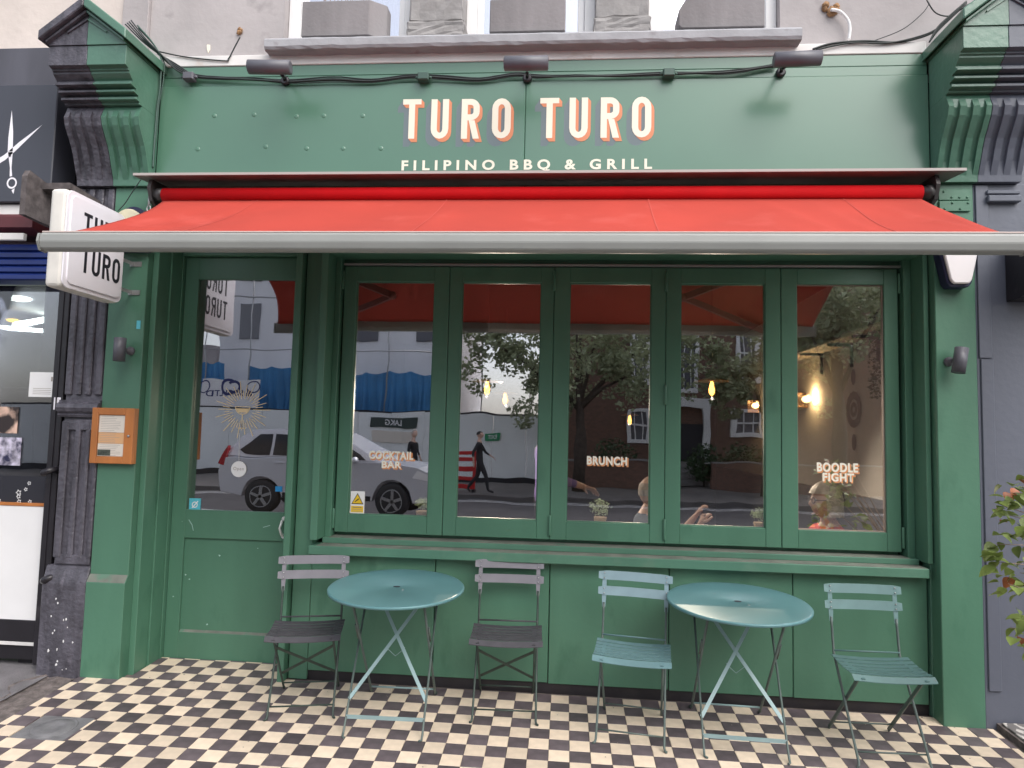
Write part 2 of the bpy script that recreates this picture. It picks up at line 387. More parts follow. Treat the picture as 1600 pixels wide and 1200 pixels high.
for k in range(-20, 25): quad(bm, (k * 3.0, -9.95, RZ + .004), (k * 3.0 + 1.6, -9.95, RZ + .004), (k * 3.0 + 1.6, -9.85, RZ + .004), (k * 3.0, -9.85, RZ + .004))
for yy in (-13.9, -13.6, -7.2): quad(bm, (-60, yy, RZ + .004), (60, yy, RZ + .004), (60, yy + .09, RZ + .004), (-60, yy + .09, RZ + .004))
obj('road_markings', bm, M_roadline, kind='structure')
bm = NB(); box(bm, -80, 100, -21, -14.4, RZ - .2, RZ + .12); obj('far_pavement', bm, M_paving, kind='structure')
bm = NB(); quad(bm, (-300, -300, -0.6), (300, -300, -0.6), (300, 300, -0.6), (-300, 300, -0.6)); obj('ground', bm, M_paving, kind='structure')
# ------------------------------------------------------------------ the restaurant shopfront
shop = thing('restaurant_shopfront', 'green painted restaurant shopfront with five tall windows and a half glazed door', 'shopfront', (-0.23, 0.1, 0))
PLI, PLS, PLO = -2.705, -2.962, -3.215          # left pilaster: inner edge, party line, outer edge
PRI, PRS, PRO = 2.250, 2.495, 2.745
CZ0, CZ1 = 0.930, 2.715                          # casement bottom / top
# jamb boxes and architrave strips (carcass of the front)
bm = NB()
box(bm, PLI + .001, -2.664, 0.055, 0.40, -0.02, 3.16, .003)
box(bm, -2.664, -2.652, 0.19, 0.42, -0.02, 3.16, .002)        # bead in the reveal
box(bm, -2.652, -2.644, 0.31, 0.42, -0.02, 3.16, .002)
obj('door_jamb', bm, M_green, shop)
bm = NB(); box(bm, -1.724, -1.682, 0.062, 0.40, -0.02, 3.10, .003); obj('door_post', bm, M_green, shop)
bm = NB(); box(bm, -1.672, -1.553, 0.118, 0.40, 0.02, 3.10, .002); obj('post_panel', bm, M_green, shop)
bm = NB()
box(bm, -1.553, -1.506, 0.060, 0.40, 0.90, 3.10, .003)
box(bm, -1.506, -1.468, 0.205, 0.40, 0.90, 2.79, .003)
obj('window_jamb', bm, M_green, shop)
bm = NB()
box(bm, 2.214, 2.243, 0.060, 0.40, 0.895, 3.10, .003)
box(bm, 2.168, 2.214, 0.205, 0.40, 0.90, 2.79, .003)
obj('window_jamb', bm, M_green, shop)
bm = NB(); box(bm, 2.243, 2.262, 0.10, 0.42, 0.0, 3.10, .002); obj('filler_strip', bm, M_greenworn, shop)
# window head and door head, in the shade of the awning
bm = NB(); box(bm, -1.506, 2.214, 0.065, 0.40, 2.765, 3.12, .003); obj('window_head', bm, M_green, shop)
bm = NB(); box(bm, -2.645, -1.724, 0.30, 0.40, 2.80, 3.12, .003); obj('door_head', bm, M_green, shop)
bm = NB(); box(bm, -1.60, 2.30, 0.262, 0.42, 2.716, 3.12, .002); obj('window_head', bm, M_green, shop)  # backing board added to stop lamp light leaking above the casements
bm = NB(); box(bm, -1.462, 2.166, 0.228, 0.26, 2.720, 2.733, .001); obj('head_track', bm, M_zinc, shop, label='pale metal track above the folding windows')
# sill: two steps
bm = NB(); box(bm, -1.5525, 2.213, 0.045, 0.21, 0.812, 0.868, .004); obj('window_sill', bm, M_sill, shop)
bm = NB(); box(bm, -1.5055, 2.213, 0.16, 0.42, 0.8685, 0.905, .004); obj('window_sill', bm, M_sill, shop)
bm = NB(); box(bm, -1.500, 2.208, 0.052, 0.1595, 0.8682, 0.8705); obj('sill_dust', bm, M_dust_highlight, shop, label='grey dust on the lower sill step')
bm = NB(); box(bm, -1.464, 2.164, 0.166, 0.30, 0.9052, 0.9072); obj('sill_dust', bm, M_dust_highlight, shop, label='grey dust on the upper sill step')
# stall riser: separate boards and the black plinth
seams = [-1.553, -0.748, -0.024, 0.712, 1.452, 2.236]
for a, b in zip(seams, seams[1:]):
    bm = NB(); box(bm, a + .0025, b - .0025, 0.122 + random.uniform(-.003, .003), 0.30, 0.075 + random.uniform(-.006, .004) - 0.004 * (a + 1), 0.811, .003)
    obj('riser_panel', bm, M_green, shop)
bm = NB(); box(bm, -1.68, 2.243, 0.136, 0.34, -0.05, 0.12, .004); obj('plinth', bm, M_plinth, shop)
# fascia
bm = NB(); box(bm, PLI + .002, -0.239, 0.018, 0.16, 3.16, 3.880, .004); obj('fascia_board', bm, M_fascia, shop)
bm = NB(); box(bm, -0.237, PRI - .002, 0.018, 0.16, 3.16, 3.878, .004); obj('fascia_board', bm, M_fascia, shop)
bm = NB(); box(bm, PLI + .002, PRI - .002, 0.030, 0.16, 3.882, 3.944, .003); obj('fascia_rail', bm, M_fascia, shop)
bm = NB(); box(bm, PLI + .002, PRI - .002, 0.034, 0.16, 3.947, 4.022, .003); obj('fascia_rail', bm, M_fascia, shop)
bm = NB(); box(bm, PLI - .03, PRI - .004, 0.028, 0.165, 4.024, 4.098, .004); obj('fascia_flashing', bm, M_flash, shop, label='white strip along the top of the fascia')
bm = NB(); box(bm, PLO - .25, PRO + .2, 0.165, 0.40, 3.121, 4.16); box(bm, PLO - .3, PLI, 0.135, 0.40, -.02, 3.12); box(bm, PRI, PRO, 0.305, .40, -.02, 3.12); obj('backing_wall', bm, M_black, shop)
# screw heads showing through the fascia paint
for x, y in ((397, 179), (463, 182), (506, 181), (567, 181), (415, 229), (479, 232), (536, 232), (595, 232), (335, 181), (309, 233)):
    p = at(x, y, 0.018); bm = NB(); ball(bm, (p.x, 0.019, p.z), 0.017, 2, (1, 0.20, 1)); obj('screw_head', bm, M_fascia, shop)

# --- painted sign writing
def glyph(ch, w, h, s):
    """list of strips; each strip is (left points, right points, closed)"""
    def arc(cx, cz, rx, rz, a0, a1, n=8): return [(cx + rx * math.cos(math.radians(a0 + (a1 - a0) * i / n)), cz + rz * math.sin(math.radians(a0 + (a1 - a0) * i / n))) for i in range(n + 1)]
    R = w * 0.5; r = R - s; k = 1.12
    if ch == 'T': return [([(0, h), (w, h)], [(0, h - s * .9), (w, h - s * .9)], False), ([((w - s) / 2, h - s * .9), ((w - s) / 2, 0)], [((w + s) / 2, h - s * .9), ((w + s) / 2, 0)], False)]
    if ch == 'U':
        o = [(0, h), (0, R * k)] + arc(R, R * k, R, R * k, 180, 360)[1:] + [(w, h)]
        i = [(s, h), (s, R * k)] + arc(R, R * k, r, R * k - s, 180, 360)[1:] + [(w - s, h)]
        return [(o, i, False)]
    if ch == 'O':
        o = arc(R, h - R * k, R, R * k, 0, 180) + arc(R, R * k, R, R * k, 180, 360)
        i = arc(R, h - R * k, r, R * k - s, 0, 180) + arc(R, R * k, r, R * k - s, 180, 360)
        return [(o, i, True)]
    if ch == 'R':
        m = h * 0.46; hh = h - m; q = hh / 2
        o = [(s, h), (w - R, h)] + arc(w - R, h - R * .95, R, R * .95, 90, 0)[1:] + arc(w - R, m + R * .95, R, R * .95, 0, -90)[0:-1] + [(w - R, m), (s, m)]
        i = [(s, h - s), (w - R, h - s)] + arc(w - R, h - R * .95, r, R * .95 - s, 90, 0)[1:] + arc(w - R, m + R * .95, r, R * .95 - s, 0, -90)[0:-1] + [(w - R, m + s), (s, m + s)]
        leg = ([(w - s * 1.75, m), (w - s * 1.02, 0)], [(w - s * .78, m + .0), (w, 0)], False)
        return [([(0, h), (0, 0)], [(s, h), (s, 0)], False), (o, i, False), leg]
    return []
def add_glyph(bm, ch, w, h, s, place):
    for L_, R_, cl in glyph(ch, w, h, s):
        A = [bm.verts.new(place(*p)) for p in L_]; B = [bm.verts.new(place(*p)) for p in R_]
        n = len(A)
        for i in range(n if cl else n - 1):
            j = (i + 1) % n; bm.faces.new((A[i], A[j], B[j], B[i]))
word = [('T', 628, 658, 155, 217), ('U', 672.5, 702, 155, 217), ('R', 720, 750, 154.5, 217), ('O', 768, 799, 153.5, 216.5), ('T', 843, 873, 153, 216), ('U', 889, 919, 152.5, 216), ('R', 938, 968, 152, 215.5), ('O', 987, 1018, 151, 215)]
for mname, m, steps, dx, dz, y0 in (('shade_lettering', M_mauve, 9, -0.034, -0.052, 0.0178), ('edge_lettering', M_orange, 7, 0.019, -0.022, 0.0160), ('lettering', M_letter, 0, 0, 0, 0.0142)):
    for ch, xa, xb, ya, yb in word:
        bm = NB(); a = at(xa, yb, .016); b = at(xb, ya, .016); w = b.x - a.x; h = b.z - a.z
        if ch == 'T': w += .004
        for k in range(steps + 1):
            t = k / steps if steps else 0
            yy = y0 - 0.0013 * (1 - t) if steps else y0
            add_glyph(bm, ch, w, h, 0.040, lambda u, v: (a.x + u + dx * t, yy, a.z + v + dz * t))
        obj(mname, bm, m, shop, fix=False)
def text(name, s, m, parent, xc, y, zc, width, height, bold=0.02, spacing=1.0, axis='front', split=False):
    """flat lettering from Blender's built-in typeface, fitted to width x height"""
    c = bpy.data.curves.new(name, 'FONT'); c.body = s; c.align_x = 'CENTER'; c.align_y = 'CENTER'; c.offset = bold; c.space_character = spacing; c.space_line = 0.85; c.resolution_u = 4
    to = bpy.data.objects.new(name + '_src', c); COL.objects.link(to)
    dg = bpy.context.evaluated_depsgraph_get(); me = bpy.data.meshes.new_from_object(to.evaluated_get(dg))
    bpy.data.objects.remove(to); bpy.data.curves.remove(c)
    vs = [v.co.copy() for v in me.vertices]
    x0, x1 = min(v.x for v in vs), max(v.x for v in vs); z0, z1 = min(v.y for v in vs), max(v.y for v in vs)
    bm = NB(); bm.from_mesh(me); bpy.data.meshes.remove(me)
    for v in bm.verts:
        u = (v.co.x - (x0 + x1) / 2) / (x1 - x0) * width; w = (v.co.y - (z0 + z1) / 2) / (z1 - z0) * height
        v.co = Vector((xc + u, y, zc + w)) if axis == 'front' else Vector((xc, y + u, zc + w))
    if split:
        left = set(bm.verts)
        while left:
            st = [left.pop()]; grp = set(st)
            while st:
                for e in st.pop().link_edges:
                    for v in e.verts:
                        if v in left: left.discard(v); grp.add(v); st.append(v)
            b2 = NB(); mp_ = {v: b2.verts.new(v.co) for v in grp}
            for f in {f for v in grp for f in v.link_faces}: b2.faces.new([mp_[v] for v in f.verts])
            obj(name, b2, m, parent, fix=False)
        bm.free(); return
    return obj(name, bm, m, parent, fix=False)
a, b = at(627, 268, .016), at(1019, 247, .016)
text('lettering', 'FILIPINO BBQ & GRILL', M_letter, shop, (a.x + b.x) / 2, 0.0160, (a.z + b.z) / 2 - .004, b.x - a.x, 0.080, 0.034, 1.62, split=True)

# --- casements with panes
panes = [(-1.372, -0.838), (-0.649, -0.119), (0.071, 0.604), (0.793, 1.329), (1.528, 2.066)]
cs = [-1.458, -0.735, -0.033, 0.697, 1.427, 2.152]
GZ0, GZ1 = 1.047, 2.612
def frame(bm, x0, x1, z0, z1, a0, a1, b0, b1, y0, y1, bev=.003):
    box(bm, x0, a0, y0, y1, z0, z1, bev); box(bm, a1, x1, y0, y1, z0, z1, bev)
    box(bm, a0, a1, y0 + .0012, y1, z0, b0, bev); box(bm, a0, a1, y0 + .0012, y1, b1, z1, bev)
bm = NB()
for x in cs: box(bm, x - .035, x + .035, .302, .34, 1.001, 2.7155)
box(bm, cs[0], cs[-1], .302, .3405, .86, 1.0)
obj('light_stop', bm, M_green, shop)  # added behind the seams to block lamp light leaking between casements
cas = []
for k, (a0, a1) in enumerate(panes):
    bm = NB(); x0, x1 = cs[k] + .0018, cs[k + 1] - .0018
    frame(bm, x0, x1, CZ0, CZ1 - .002, a0, a1, GZ0, GZ1, 0.245 + (k % 2) * .002, 0.30)
    co = obj('casement_window', bm, M_green, shop); cas.append(co)
    bm = NB(); g = .006
    frame(bm, a0, a1, GZ0, GZ1, a0 + g, a1 - g, GZ0 + g, GZ1 - g, 0.262, 0.285, .0)
    obj('glazing_bead', bm, mat('bead_%d' % k, (0.30, 0.24, 0.20), 0.7) if k == 4 else M_green, co)
    bm = NB(); box(bm, a0 + g, a1 - g, 0.268, 0.274, GZ0 + g, GZ1 - g); obj('pane', bm, M_pane, co)
for x in (-1.463, -0.033, 0.697, 2.157):
    for z in (1.02, 2.62) if x != 0.697 else (1.02, 1.88, 2.62):
        bm = NB(); lathe(bm, [(.0075, -.065), (.009, -.06), (.009, .06), (.0075, .065)], 10, (x, 0.238, z)); obj('hinge', bm, M_green, shop)
def glass_words(lines, k):
    for s, xa, xb, ya, yb in lines:
        a, b = at(xa, yb, .262), at(xb, ya, .262); xc, zc = (a.x + b.x) / 2, (a.z + b.z) / 2; w, h = b.x - a.x, b.z - a.z
        text('edge_lettering', s, M_textor, cas[k], xc + .007, 0.2665, zc - .008, w * 1.02, h * 1.04, 0.055, 1.12)
        text('lettering', s, M_text, cas[k], xc, 0.2655, zc, w, h, 0.036, 1.12)
glass_words([('COCKTAIL', 576, 646, 706, 717), ('BAR', 596, 627, 721, 731)], 0)
glass_words([('BRUNCH', 917, 980, 714, 726)], 2)
glass_words([('BOODLE', 1277, 1341, 724, 737), ('FIGHT', 1286, 1335, 740, 752)], 4)

# --- door
DY = 0.345
door = None
bm = NB()
dx0, dx1, dz0, dz1 = -2.642, -1.700, 0.025, 2.795
ga0, ga1, gb0, gb1 = -2.545, -1.845, 1.030, 2.640
box(bm, dx0, ga0, DY, DY + .05, dz0, dz1, .002); box(bm, ga1, dx1, DY, DY + .05, dz0, dz1, .002)
box(bm, ga0, ga1, DY + .001, DY + .05, gb1, dz1, .002); box(bm, ga0, ga1, DY + .001, DY + .05, 0.838, gb0, .002); box(bm, ga0, ga1, DY + .001, DY + .05, dz0, 0.205, .002)
door = obj('door', bm, M_green, shop)
bm = NB(); box(bm, ga0, ga1, DY + .020, DY + .045, 0.205, 0.838); obj('door_panel', bm, M_green, door)
bm = NB(); prism(bm, [(DY + .003, .205), (DY + .019, .205), (DY + .019, .219)], 'X', ga0 + .002, ga1 - .002); obj('highlight_ledge', bm, M_dust_highlight, door)  # pale colour paints a highlight along the panel's bottom bevel
bm = NB(); box(bm, ga0, ga1, DY + .018, DY + .024, gb0, gb1); obj('pane', bm, M_doorglass, door)
p = at(441, 825, DY - .03); bm = NB()
tube(bm, [(p.x, DY - .004, p.z + .055), (p.x - .004, DY - .03, p.z + .045), (p.x - .012, DY - .045, p.z), (p.x - .004, DY - .03, p.z - .045), (p.x, DY - .004, p.z - .055)], [.008, .009, .008, .009, .008], 8)
for s in (-1, 1): lathe(bm, [(.016, -.004), (.016, .004), (.012, .006)], 14, (p.x, DY - .004, p.z + s * .058), 'Y')
obj('handle', bm, M_chrome, door, label='white pull handle')
for k in range(7):
    p = at(random.choice((random.uniform(285, 430), random.uniform(262, 300))), random.uniform(808, 985), DY); s_ = random.uniform(.002, .006); bm = NB()
    prism(bm, [(p.x + s_ * math.cos(t) * random.uniform(.5, 1.6), p.z + s_ * math.sin(t) * random.uniform(.5, 1.6)) for t in (0, 1.2, 2.4, 3.6, 4.8)], 'Y', DY - .0012, DY + .004); obj('paint_chip', bm, M_chip, door)
for pts in ([(295, 812), (300, 820), (302, 829)], [(411, 824), (422, 821)]):
    q = [at(x, y, DY - .0008) for x, y in pts]; bm = NB()
    for a_, b_ in zip(q, q[1:]): strap(bm, a_, b_, .004, .001, (1, 0, .2))
    obj('paint_scratch', bm, M_chip, door)
# sunburst and coupe glass print on the door pane
bm = NB(); c = at(379, 640, DY + .016)
YG = DY + .0165
for k in range(44):
    a = 2 * PI * k / 44; r0 = 0.075 + 0.02 * (k % 2); r1 = (0.20, 0.145, 0.175, 0.13)[k % 4]
    ca, sa = math.cos(a), math.sin(a); w = .0022
    quad(bm, (c.x + ca * r0 - sa * w, YG, c.z + sa * r0 + ca * w), (c.x + ca * r1 - sa * w, YG, c.z + sa * r1 + ca * w), (c.x + ca * r1 + sa * w, YG, c.z + sa * r1 - ca * w), (c.x + ca * r0 + sa * w, YG, c.z + sa * r0 - ca * w))
def ring(bm, cx, cz, r, w, y, a0=0, a1=360, n=28, ex=1.0):
    A = []; B = []
    for i in range(n + 1):
        t = math.radians(a0 + (a1 - a0) * i / n)
        A.append(bm.verts.new((cx + (r - w) * math.cos(t) * ex, y, cz + (r - w) * math.sin(t)))); B.append(bm.verts.new((cx + (r + w) * math.cos(t) * ex, y, cz + (r + w) * math.sin(t))))
    for i in range(n): bm.faces.new((A[i], A[i + 1], B[i + 1], B[i]))
ring(bm, c.x, c.z + .02, .052, .003, YG, 180, 360)
quad(bm, (c.x - .052, YG, c.z + .018), (c.x + .052, YG, c.z + .018), (c.x + .052, YG, c.z + .022), (c.x - .052, YG, c.z + .022))
quad(bm, (c.x - .049, YG, c.z + .008), (c.x + .049, YG, c.z + .008), (c.x + .030, YG, c.z - .020), (c.x - .030, YG, c.z - .020))
quad(bm, (c.x - .003, YG, c.z - .0345), (c.x + .003, YG, c.z - .0345), (c.x + .003, YG, c.z - .125), (c.x - .003, YG, c.z - .125))
quad(bm, (c.x - .030, YG, c.z - .126), (c.x + .030, YG, c.z - .126), (c.x + .026, YG, c.z - .133), (c.x - .026, YG, c.z - .133))
obj('drink_emblem', bm, M_gold, door, fix=False, label='gold cocktail glass with sunburst rays')
# open sign hanging on the glass
p = at(373, 733, DY + .012)
osn = thing('open_sign', 'round white sign reading Open on the inside of the door glass', 'sign', (p.x, DY + .012, p.z - .055))
bm = NB(); lathe(bm, [(.053, -.002), (.055, 0), (.053, .002)], 36, (p.x, DY + .012, p.z), 'Y'); obj('disc', bm, M_white, osn)
text('lettering', 'Open', M_print, osn, p.x, DY + .0085, p.z, 0.075, 0.030, 0.0, 1.15)
bm = NB(); tube(bm, [(p.x - .003, DY + .014, p.z + .05), (p.x - .01, DY + .0155, p.z + .25)], .0012, 5); obj('cord', bm, M_white, osn)
def sticker(name, label, cat, x0, y0, x1, y1, Y, m):
    a, b = at(x0, y1, Y), at(x1, y0, Y); bm = NB(); box(bm, a.x, b.x, Y - .0015, Y, a.z, b.z, .0004)
    return tag(obj(name, bm, m), label, cat), a, b
o, a, b = sticker('door_sticker', 'turquoise square sticker with white tick in a bottom corner of the door glass', 'sticker', 295, 779, 314, 798, DY + .016, M_cyan)
bm = NB(); ring(bm, (a.x + b.x) / 2, (a.z + b.z) / 2, .018, .003, DY + .0142); quad(bm, (a.x + .02, DY + .0141, a.z + .022), (a.x + .026, DY + .0141, a.z + .018), (b.x - .016, DY + .0141, b.z - .02), (b.x - .022, DY + .0141, b.z - .016)); obj('lettering', bm, M_white, o, fix=False)
o, a, b = sticker('blue_dot_sticker', 'small bright blue sticker on the door glass just above the white handle', 'sticker', 430, 760, 441, 768, DY + .016, mat('bright_blue', (0.02, 0.28, 0.62), 0.4))
o, a, b = sticker('pier_label', 'small pale turquoise label stuck on the green pier above the wall lamp', 'sticker', 213, 501, 220, 514, -0.001, M_cyan)
# CCTV warning sticker
o, a, b = sticker('warning_sticker', 'yellow and white CCTV warning sticker in the corner of the first window', 'sticker', 547, 768, 570, 802, 0.267, M_white)
w, h = b.x - a.x, b.z - a.z; cx = (a.x + b.x) / 2
bm = NB(); box(bm, a.x + .006, b.x - .006, 0.2648, 0.2653, a.z + .008, a.z + h * .34); bm.faces.ensure_lookup_table()
t0, t1 = a.z + h * .42, b.z - h * .07
prism(bm, [(cx - w * .36, t0 + .006), (cx + w * .36, t0 + .006), (cx, t1 - .010)], 'Y', .2640, .2646); obj('warning_panel', bm, M_yellow, o)
bm = NB(); prism(bm, [(cx - w * .44, t0), (cx + w * .44, t0), (cx, t1)], 'Y', .2648, .2652)
prism(bm, [(cx - w * .20, t0 + h * .12), (cx - w * .16, t0 + h * .09), (cx + w * .12, t0 + h * .22), (cx + w * .08, t0 + h * .27)], 'Y', .2634, .2638); obj('camera_symbol', bm, M_ink, o)
text('lettering', 'Warning', M_ink, o, cx, 0.2645, a.z + h * .28, w * .6, h * .05, 0.01); 
for k in range(3):
    bm = NB(); quad(bm, (a.x + .014, .2646, a.z + .014 + k * .012), (b.x - .014, .2646, a.z + .014 + k * .012), (b.x - .014, .2646, a.z + .017 + k * .012), (a.x + .014, .2646, a.z + .017 + k * .012)); obj('print_line', bm, M_print, o, fix=False)

# ------------------------------------------------------------------ pilasters with fluted consoles and gabled caps
def pilaster(name, label, xin, xs, xout, sgn, m_in, m_out, base_out):
    """sgn +1: the inner edge faces +x"""
    r = thing(name, label, 'pilaster', ((xin + xout) / 2, 0.05, 0))
    def X(a, b): return (min(a, b), max(a, b))
    for (a, b, m, tone) in ((xin, xs, m_in, 'inner'), (xs, xout, m_out, 'outer')):
        x0, x1 = X(a, b); e = .0015; x0 += e; x1 -= e
        # console body: S profile extruded, then flutes cut as raised ribs
        prof = [(0.02, 3.18), (-0.030, 3.18), (-0.034, 3.215), (-0.046, 3.30), (-0.066, 3.36), (-0.090, 3.415), (-0.125, 3.47), (-0.158, 3.525), (-0.172, 3.575), (-0.172, 3.625), (-0.160, 3.655), (0.02, 3.655)]
        bm = NB(); prism(bm, prof, 'X', x0, x1); con = obj('console', bm, m, r)
        rib = [(y - .019, z) for y, z in prof[3:9]]
        w = (x1 - x0); nfl = 3; fw = w / (nfl * 2 + 1.0)
        bm = NB()
        edges = [x0 + w * .0, x0 + w * .10]
        spans = [(x0, x0 + w * .13), (x0 + w * .27, x0 + w * .43), (x0 + w * .57, x0 + w * .73), (x0 + w * .87, x1)]
        back = [(y + .004, z) for y, z in prof[2:10]]
        for s0, s1 in spans:
            fr = [(prof[2][0] - .0005, prof[2][1] + .004)] + [(y - .020, z) for y, z in prof[3:9]] + [(prof[9][0] - .0005, prof[9][1] - .002)]
            prism(bm, fr + back[::-1], 'X', s0 + .0008, s1 - .0008)
        obj('flute_rib', bm, m, con)
        # moulding steps and frieze block
        bm = NB()
        st_ = [(0.02, 3.6555)]
        for y, z0, z1 in ((-0.190, 3.6556, 3.672), (-0.226, 3.672, 3.688), (-0.205, 3.688, 3.706), (-0.254, 3.708, 3.722), (-0.232, 3.722, 3.738), (-0.285, 3.742, 3.757), (-0.268, 3.757, 3.772), (-0.306, 3.800, 3.815), (-0.318, 3.815, 3.828), (-0.350, 3.834, 3.958)): st_ += [(y, z0), (y, z1)]
        prism(bm, st_ + [(0.02, 3.958)], 'X', x0, x1, .0015)
        obj('cornice_moulding', bm, m, r)
        # gable half
        xa, xb = a + sgn * .0, b
        apex = 4.215; eave = 3.9605
        ya = -0.358
        bm = NB(); prism(bm, [(xs + (.0015 if x0 >= xs else -.0015), eave), (a if tone == 'inner' else b, eave), (a if tone == 'inner' else b, eave + .02), (xs + (.0015 if x0 >= xs else -.0015), apex - .035)], 'Y', ya, 0.16); obj('gable', bm, m, r)
        o_ = (a + sgn * .03) if tone == 'inner' else (b - sgn * .03)
        xm = xs + (.0012 if x0 >= xs else -.0012)
        zo = eave + .005
        bm = NB(); prism(bm, [(xm, apex - .036), (o_, zo), (o_, zo + .062), (xm, apex + .030)], 'Y', -0.415, 0.16, .006)
        prism(bm, [(xm, apex - .062), (o_ - (sgn * .028 if tone == 'inner' else -sgn * .028), zo - .002), (o_ - (sgn * .028 if tone == 'inner' else -sgn * .028), zo + .016), (xm, apex - .040)], 'Y', -0.385, -0.355, .003)
        prism(bm, [(xm, apex - .10), ((a + b) / 2 + (b - xs) * 0 + (a - xs) * 0, (apex + eave) / 2 - .055), ((a + b) / 2, (apex + eave) / 2 - .045), (xm, apex - .090)], 'Y', -0.368, -0.355)
        obj('gable_coping', bm, m, r)
    return r
lp = pilaster('fluted_pilaster', 'fluted gabled pilaster painted half black and half green beside the door', PLI, PLS, PLO, 1, M_greenworn, M_blackpil, 0)
rp = pilaster('fluted_pilaster', 'fluted gabled pilaster painted half green and half slate blue beside the windows', PRI, PRS, PRO, -1, M_greenworn, M_slate, 0)
# left shaft, green half
bm = NB(); box(bm, PLS + .001, PLI, 0.0, 0.30, 0.62, 3.178, .004); obj('shaft', bm, M_green, lp)
bm = NB(); prism(bm, [(-0.033, -0.03), (-0.033, 0.600), (-0.001, 0.648), (0.29, 0.648), (0.29, -0.03)], 'X', PLS + .001, PLI + .002, .003); obj('base', bm, M_green, lp)
bm = NB(); quad(bm, (PLS + .004, -.0330, .6025), (PLI, -.0330, .6025), (PLI, -.0032, .6475), (PLS + .004, -.0032, .6475)); obj('base_dust', bm, M_dust_highlight, lp, fix=False)
# left shaft, black half, reeded, with a torus band and a plain base
bm = NB()
box(bm, PLO - .005, PLS - .001, 0.012, 0.30, 0.62, 3.178, .003)
w = PLS - PLO
for f0, f1 in ((-.02, .16), (.28, .42), (.52, .68), (.80, .97)):
    box(bm, PLO + w * f0, PLO + w * f1, -0.006, 0.02, 1.79, 3.17, .006); 
for f0, f1 in ((-.02, .18), (.36, .50), (.64, .76), (.88, .985)):
    box(bm, PLO + w * f0, PLO + w * f1, -0.008, 0.02, 0.74, 1.62, .006)
box(bm, PLO + w * .05, PLO + w * .97, -0.004, 0.02, 0.70, 0.76, .004); box(bm, PLO + w * .05, PLO + w * .97, -0.006, 0.02, 1.56, 1.63, .004)
obj('shaft', bm, M_blackpil, lp, label='black reeded half of the shaft')
bm = NB()
prism(bm, [(0.02, 1.645), (-0.014, 1.645), (-0.022, 1.658), (-0.014, 1.668), (-0.032, 1.682), (-0.042, 1.705), (-0.032, 1.73), (-0.012, 1.742), (-0.012, 1.755), (0.02, 1.755)], 'X', PLO - .03, PLS - .001); obj('moulding_band', bm, M_blackpil, lp)
bm = NB(); prism(bm, [(-0.030, -0.03), (-0.030, 0.590), (0.0, 0.690), (0.29, 0.69), (0.29, -0.03)], 'X', PLO - .045, PLS - .001, .006); obj('base', bm, M_blackpil, lp, label='chipped black base')
# right shaft halves
bm = NB(); box(bm, PRI, PRS - .012, 0.0, 0.30, -0.05, 3.178, .004); obj('shaft', bm, M_green, rp)
bm = NB(); box(bm, PRS - .010, PRO + .6, 0.010, 0.30, -0.05, 3.178, .004); box(bm, PRS + .002, PRS + .075, -0.002, 0.02, 2.12, 3.17, .003); box(bm, PRS + .010, PRS + .080, -0.001, 0.02, 0.2, 2.115, .003)
obj('shaft', bm, M_slate, rp, label='slate blue half of the shaft')
bm = NB()
box(bm, PRO + .002, PRO + 5, 0.03, 0.40, 3.10, 4.3, .004)
for z0, z1, y in ((3.06, 3.10, -.03), (3.11, 3.135, -.018)): box(bm, PRS + .06, PRO, y, 0.02, z0, z1, .005)
obj('moulding_band', bm, M_slate, rp)
# chips of bare plaster on the black base
for k in range(16):
    bm = NB(); x, z = random.uniform(PLO - .03, PLS - .05), random.choice((random.uniform(.05, .3), random.uniform(.1, .5))); s = random.uniform(.002, .007)
    prism(bm, [(x + s * math.cos(t) * random.uniform(.6, 1.4), z + s * 1.6 * math.sin(t) * random.uniform(.6, 1.4)) for t in (0, 1.2, 2.4, 3.6, 4.8)], 'Y', -0.0312, -0.0295); obj('paint_chip', bm, M_white, lp)
# green bolted bracket plates under the right console
for z0, z1, y in ((3.075, 3.145, -.008), (3.005, 3.07, -.014)):
    bm = NB(); box(bm, PRI + .03, PRS - .035, y, 0.0, z0, z1, .003)
    for k in range(4): ball(bm, (PRI + .06 + k * .045, y, (z0 + z1) / 2 + random.choice((-.018, .018))), .008, 1)
    obj('bolted_plate', bm, M_green, rp)

# ------------------------------------------------------------------ awning
awn = thing('red_awning', 'red canvas awning with grey front bar rolled out under the fascia', 'awning', (-0.23, 0.0, 2.47))
bm = NB()
prism(bm, [(0.016, 3.205), (-0.245, 3.176), (-0.247, 3.160), (-0.232, 3.160), (0.016, 3.185)], 'X', -2.672, 2.305); obj('cover', bm, M_cover, awn)
bm = NB(); prism(bm, [(-0.248, 3.1775), (-0.256, 3.1775), (-0.256, 3.162), (-0.248, 3.162)], 'X', -2.674, 2.307); obj('cover_edge', bm, M_coveredge, awn)
for x in (-2.60, 2.16): bm = NB(); prism(bm, [(0.016, 3.17), (-0.20, 3.156), (-0.22, 3.10), (-0.19, 3.02), (-0.10, 2.98), (0.016, 3.0)], 'X', x, x + .022); obj('end_bracket', bm, M_steel, awn)
bm = NB(); box(bm, -2.55, 2.15, -0.02, 0.017, 3.0, 3.12, .003); obj('back_bar', bm, M_steel, awn)
bm = NB()
n = 72
for k in range(n): pass
lathe(bm, [(.047, -2.515), (.0475, -1.0), (.0468, 0.4), (.0475, 2.095)], 24, (0, -0.165, 3.062), 'X'); obj('canvas_roll', bm, M_redroll, awn)
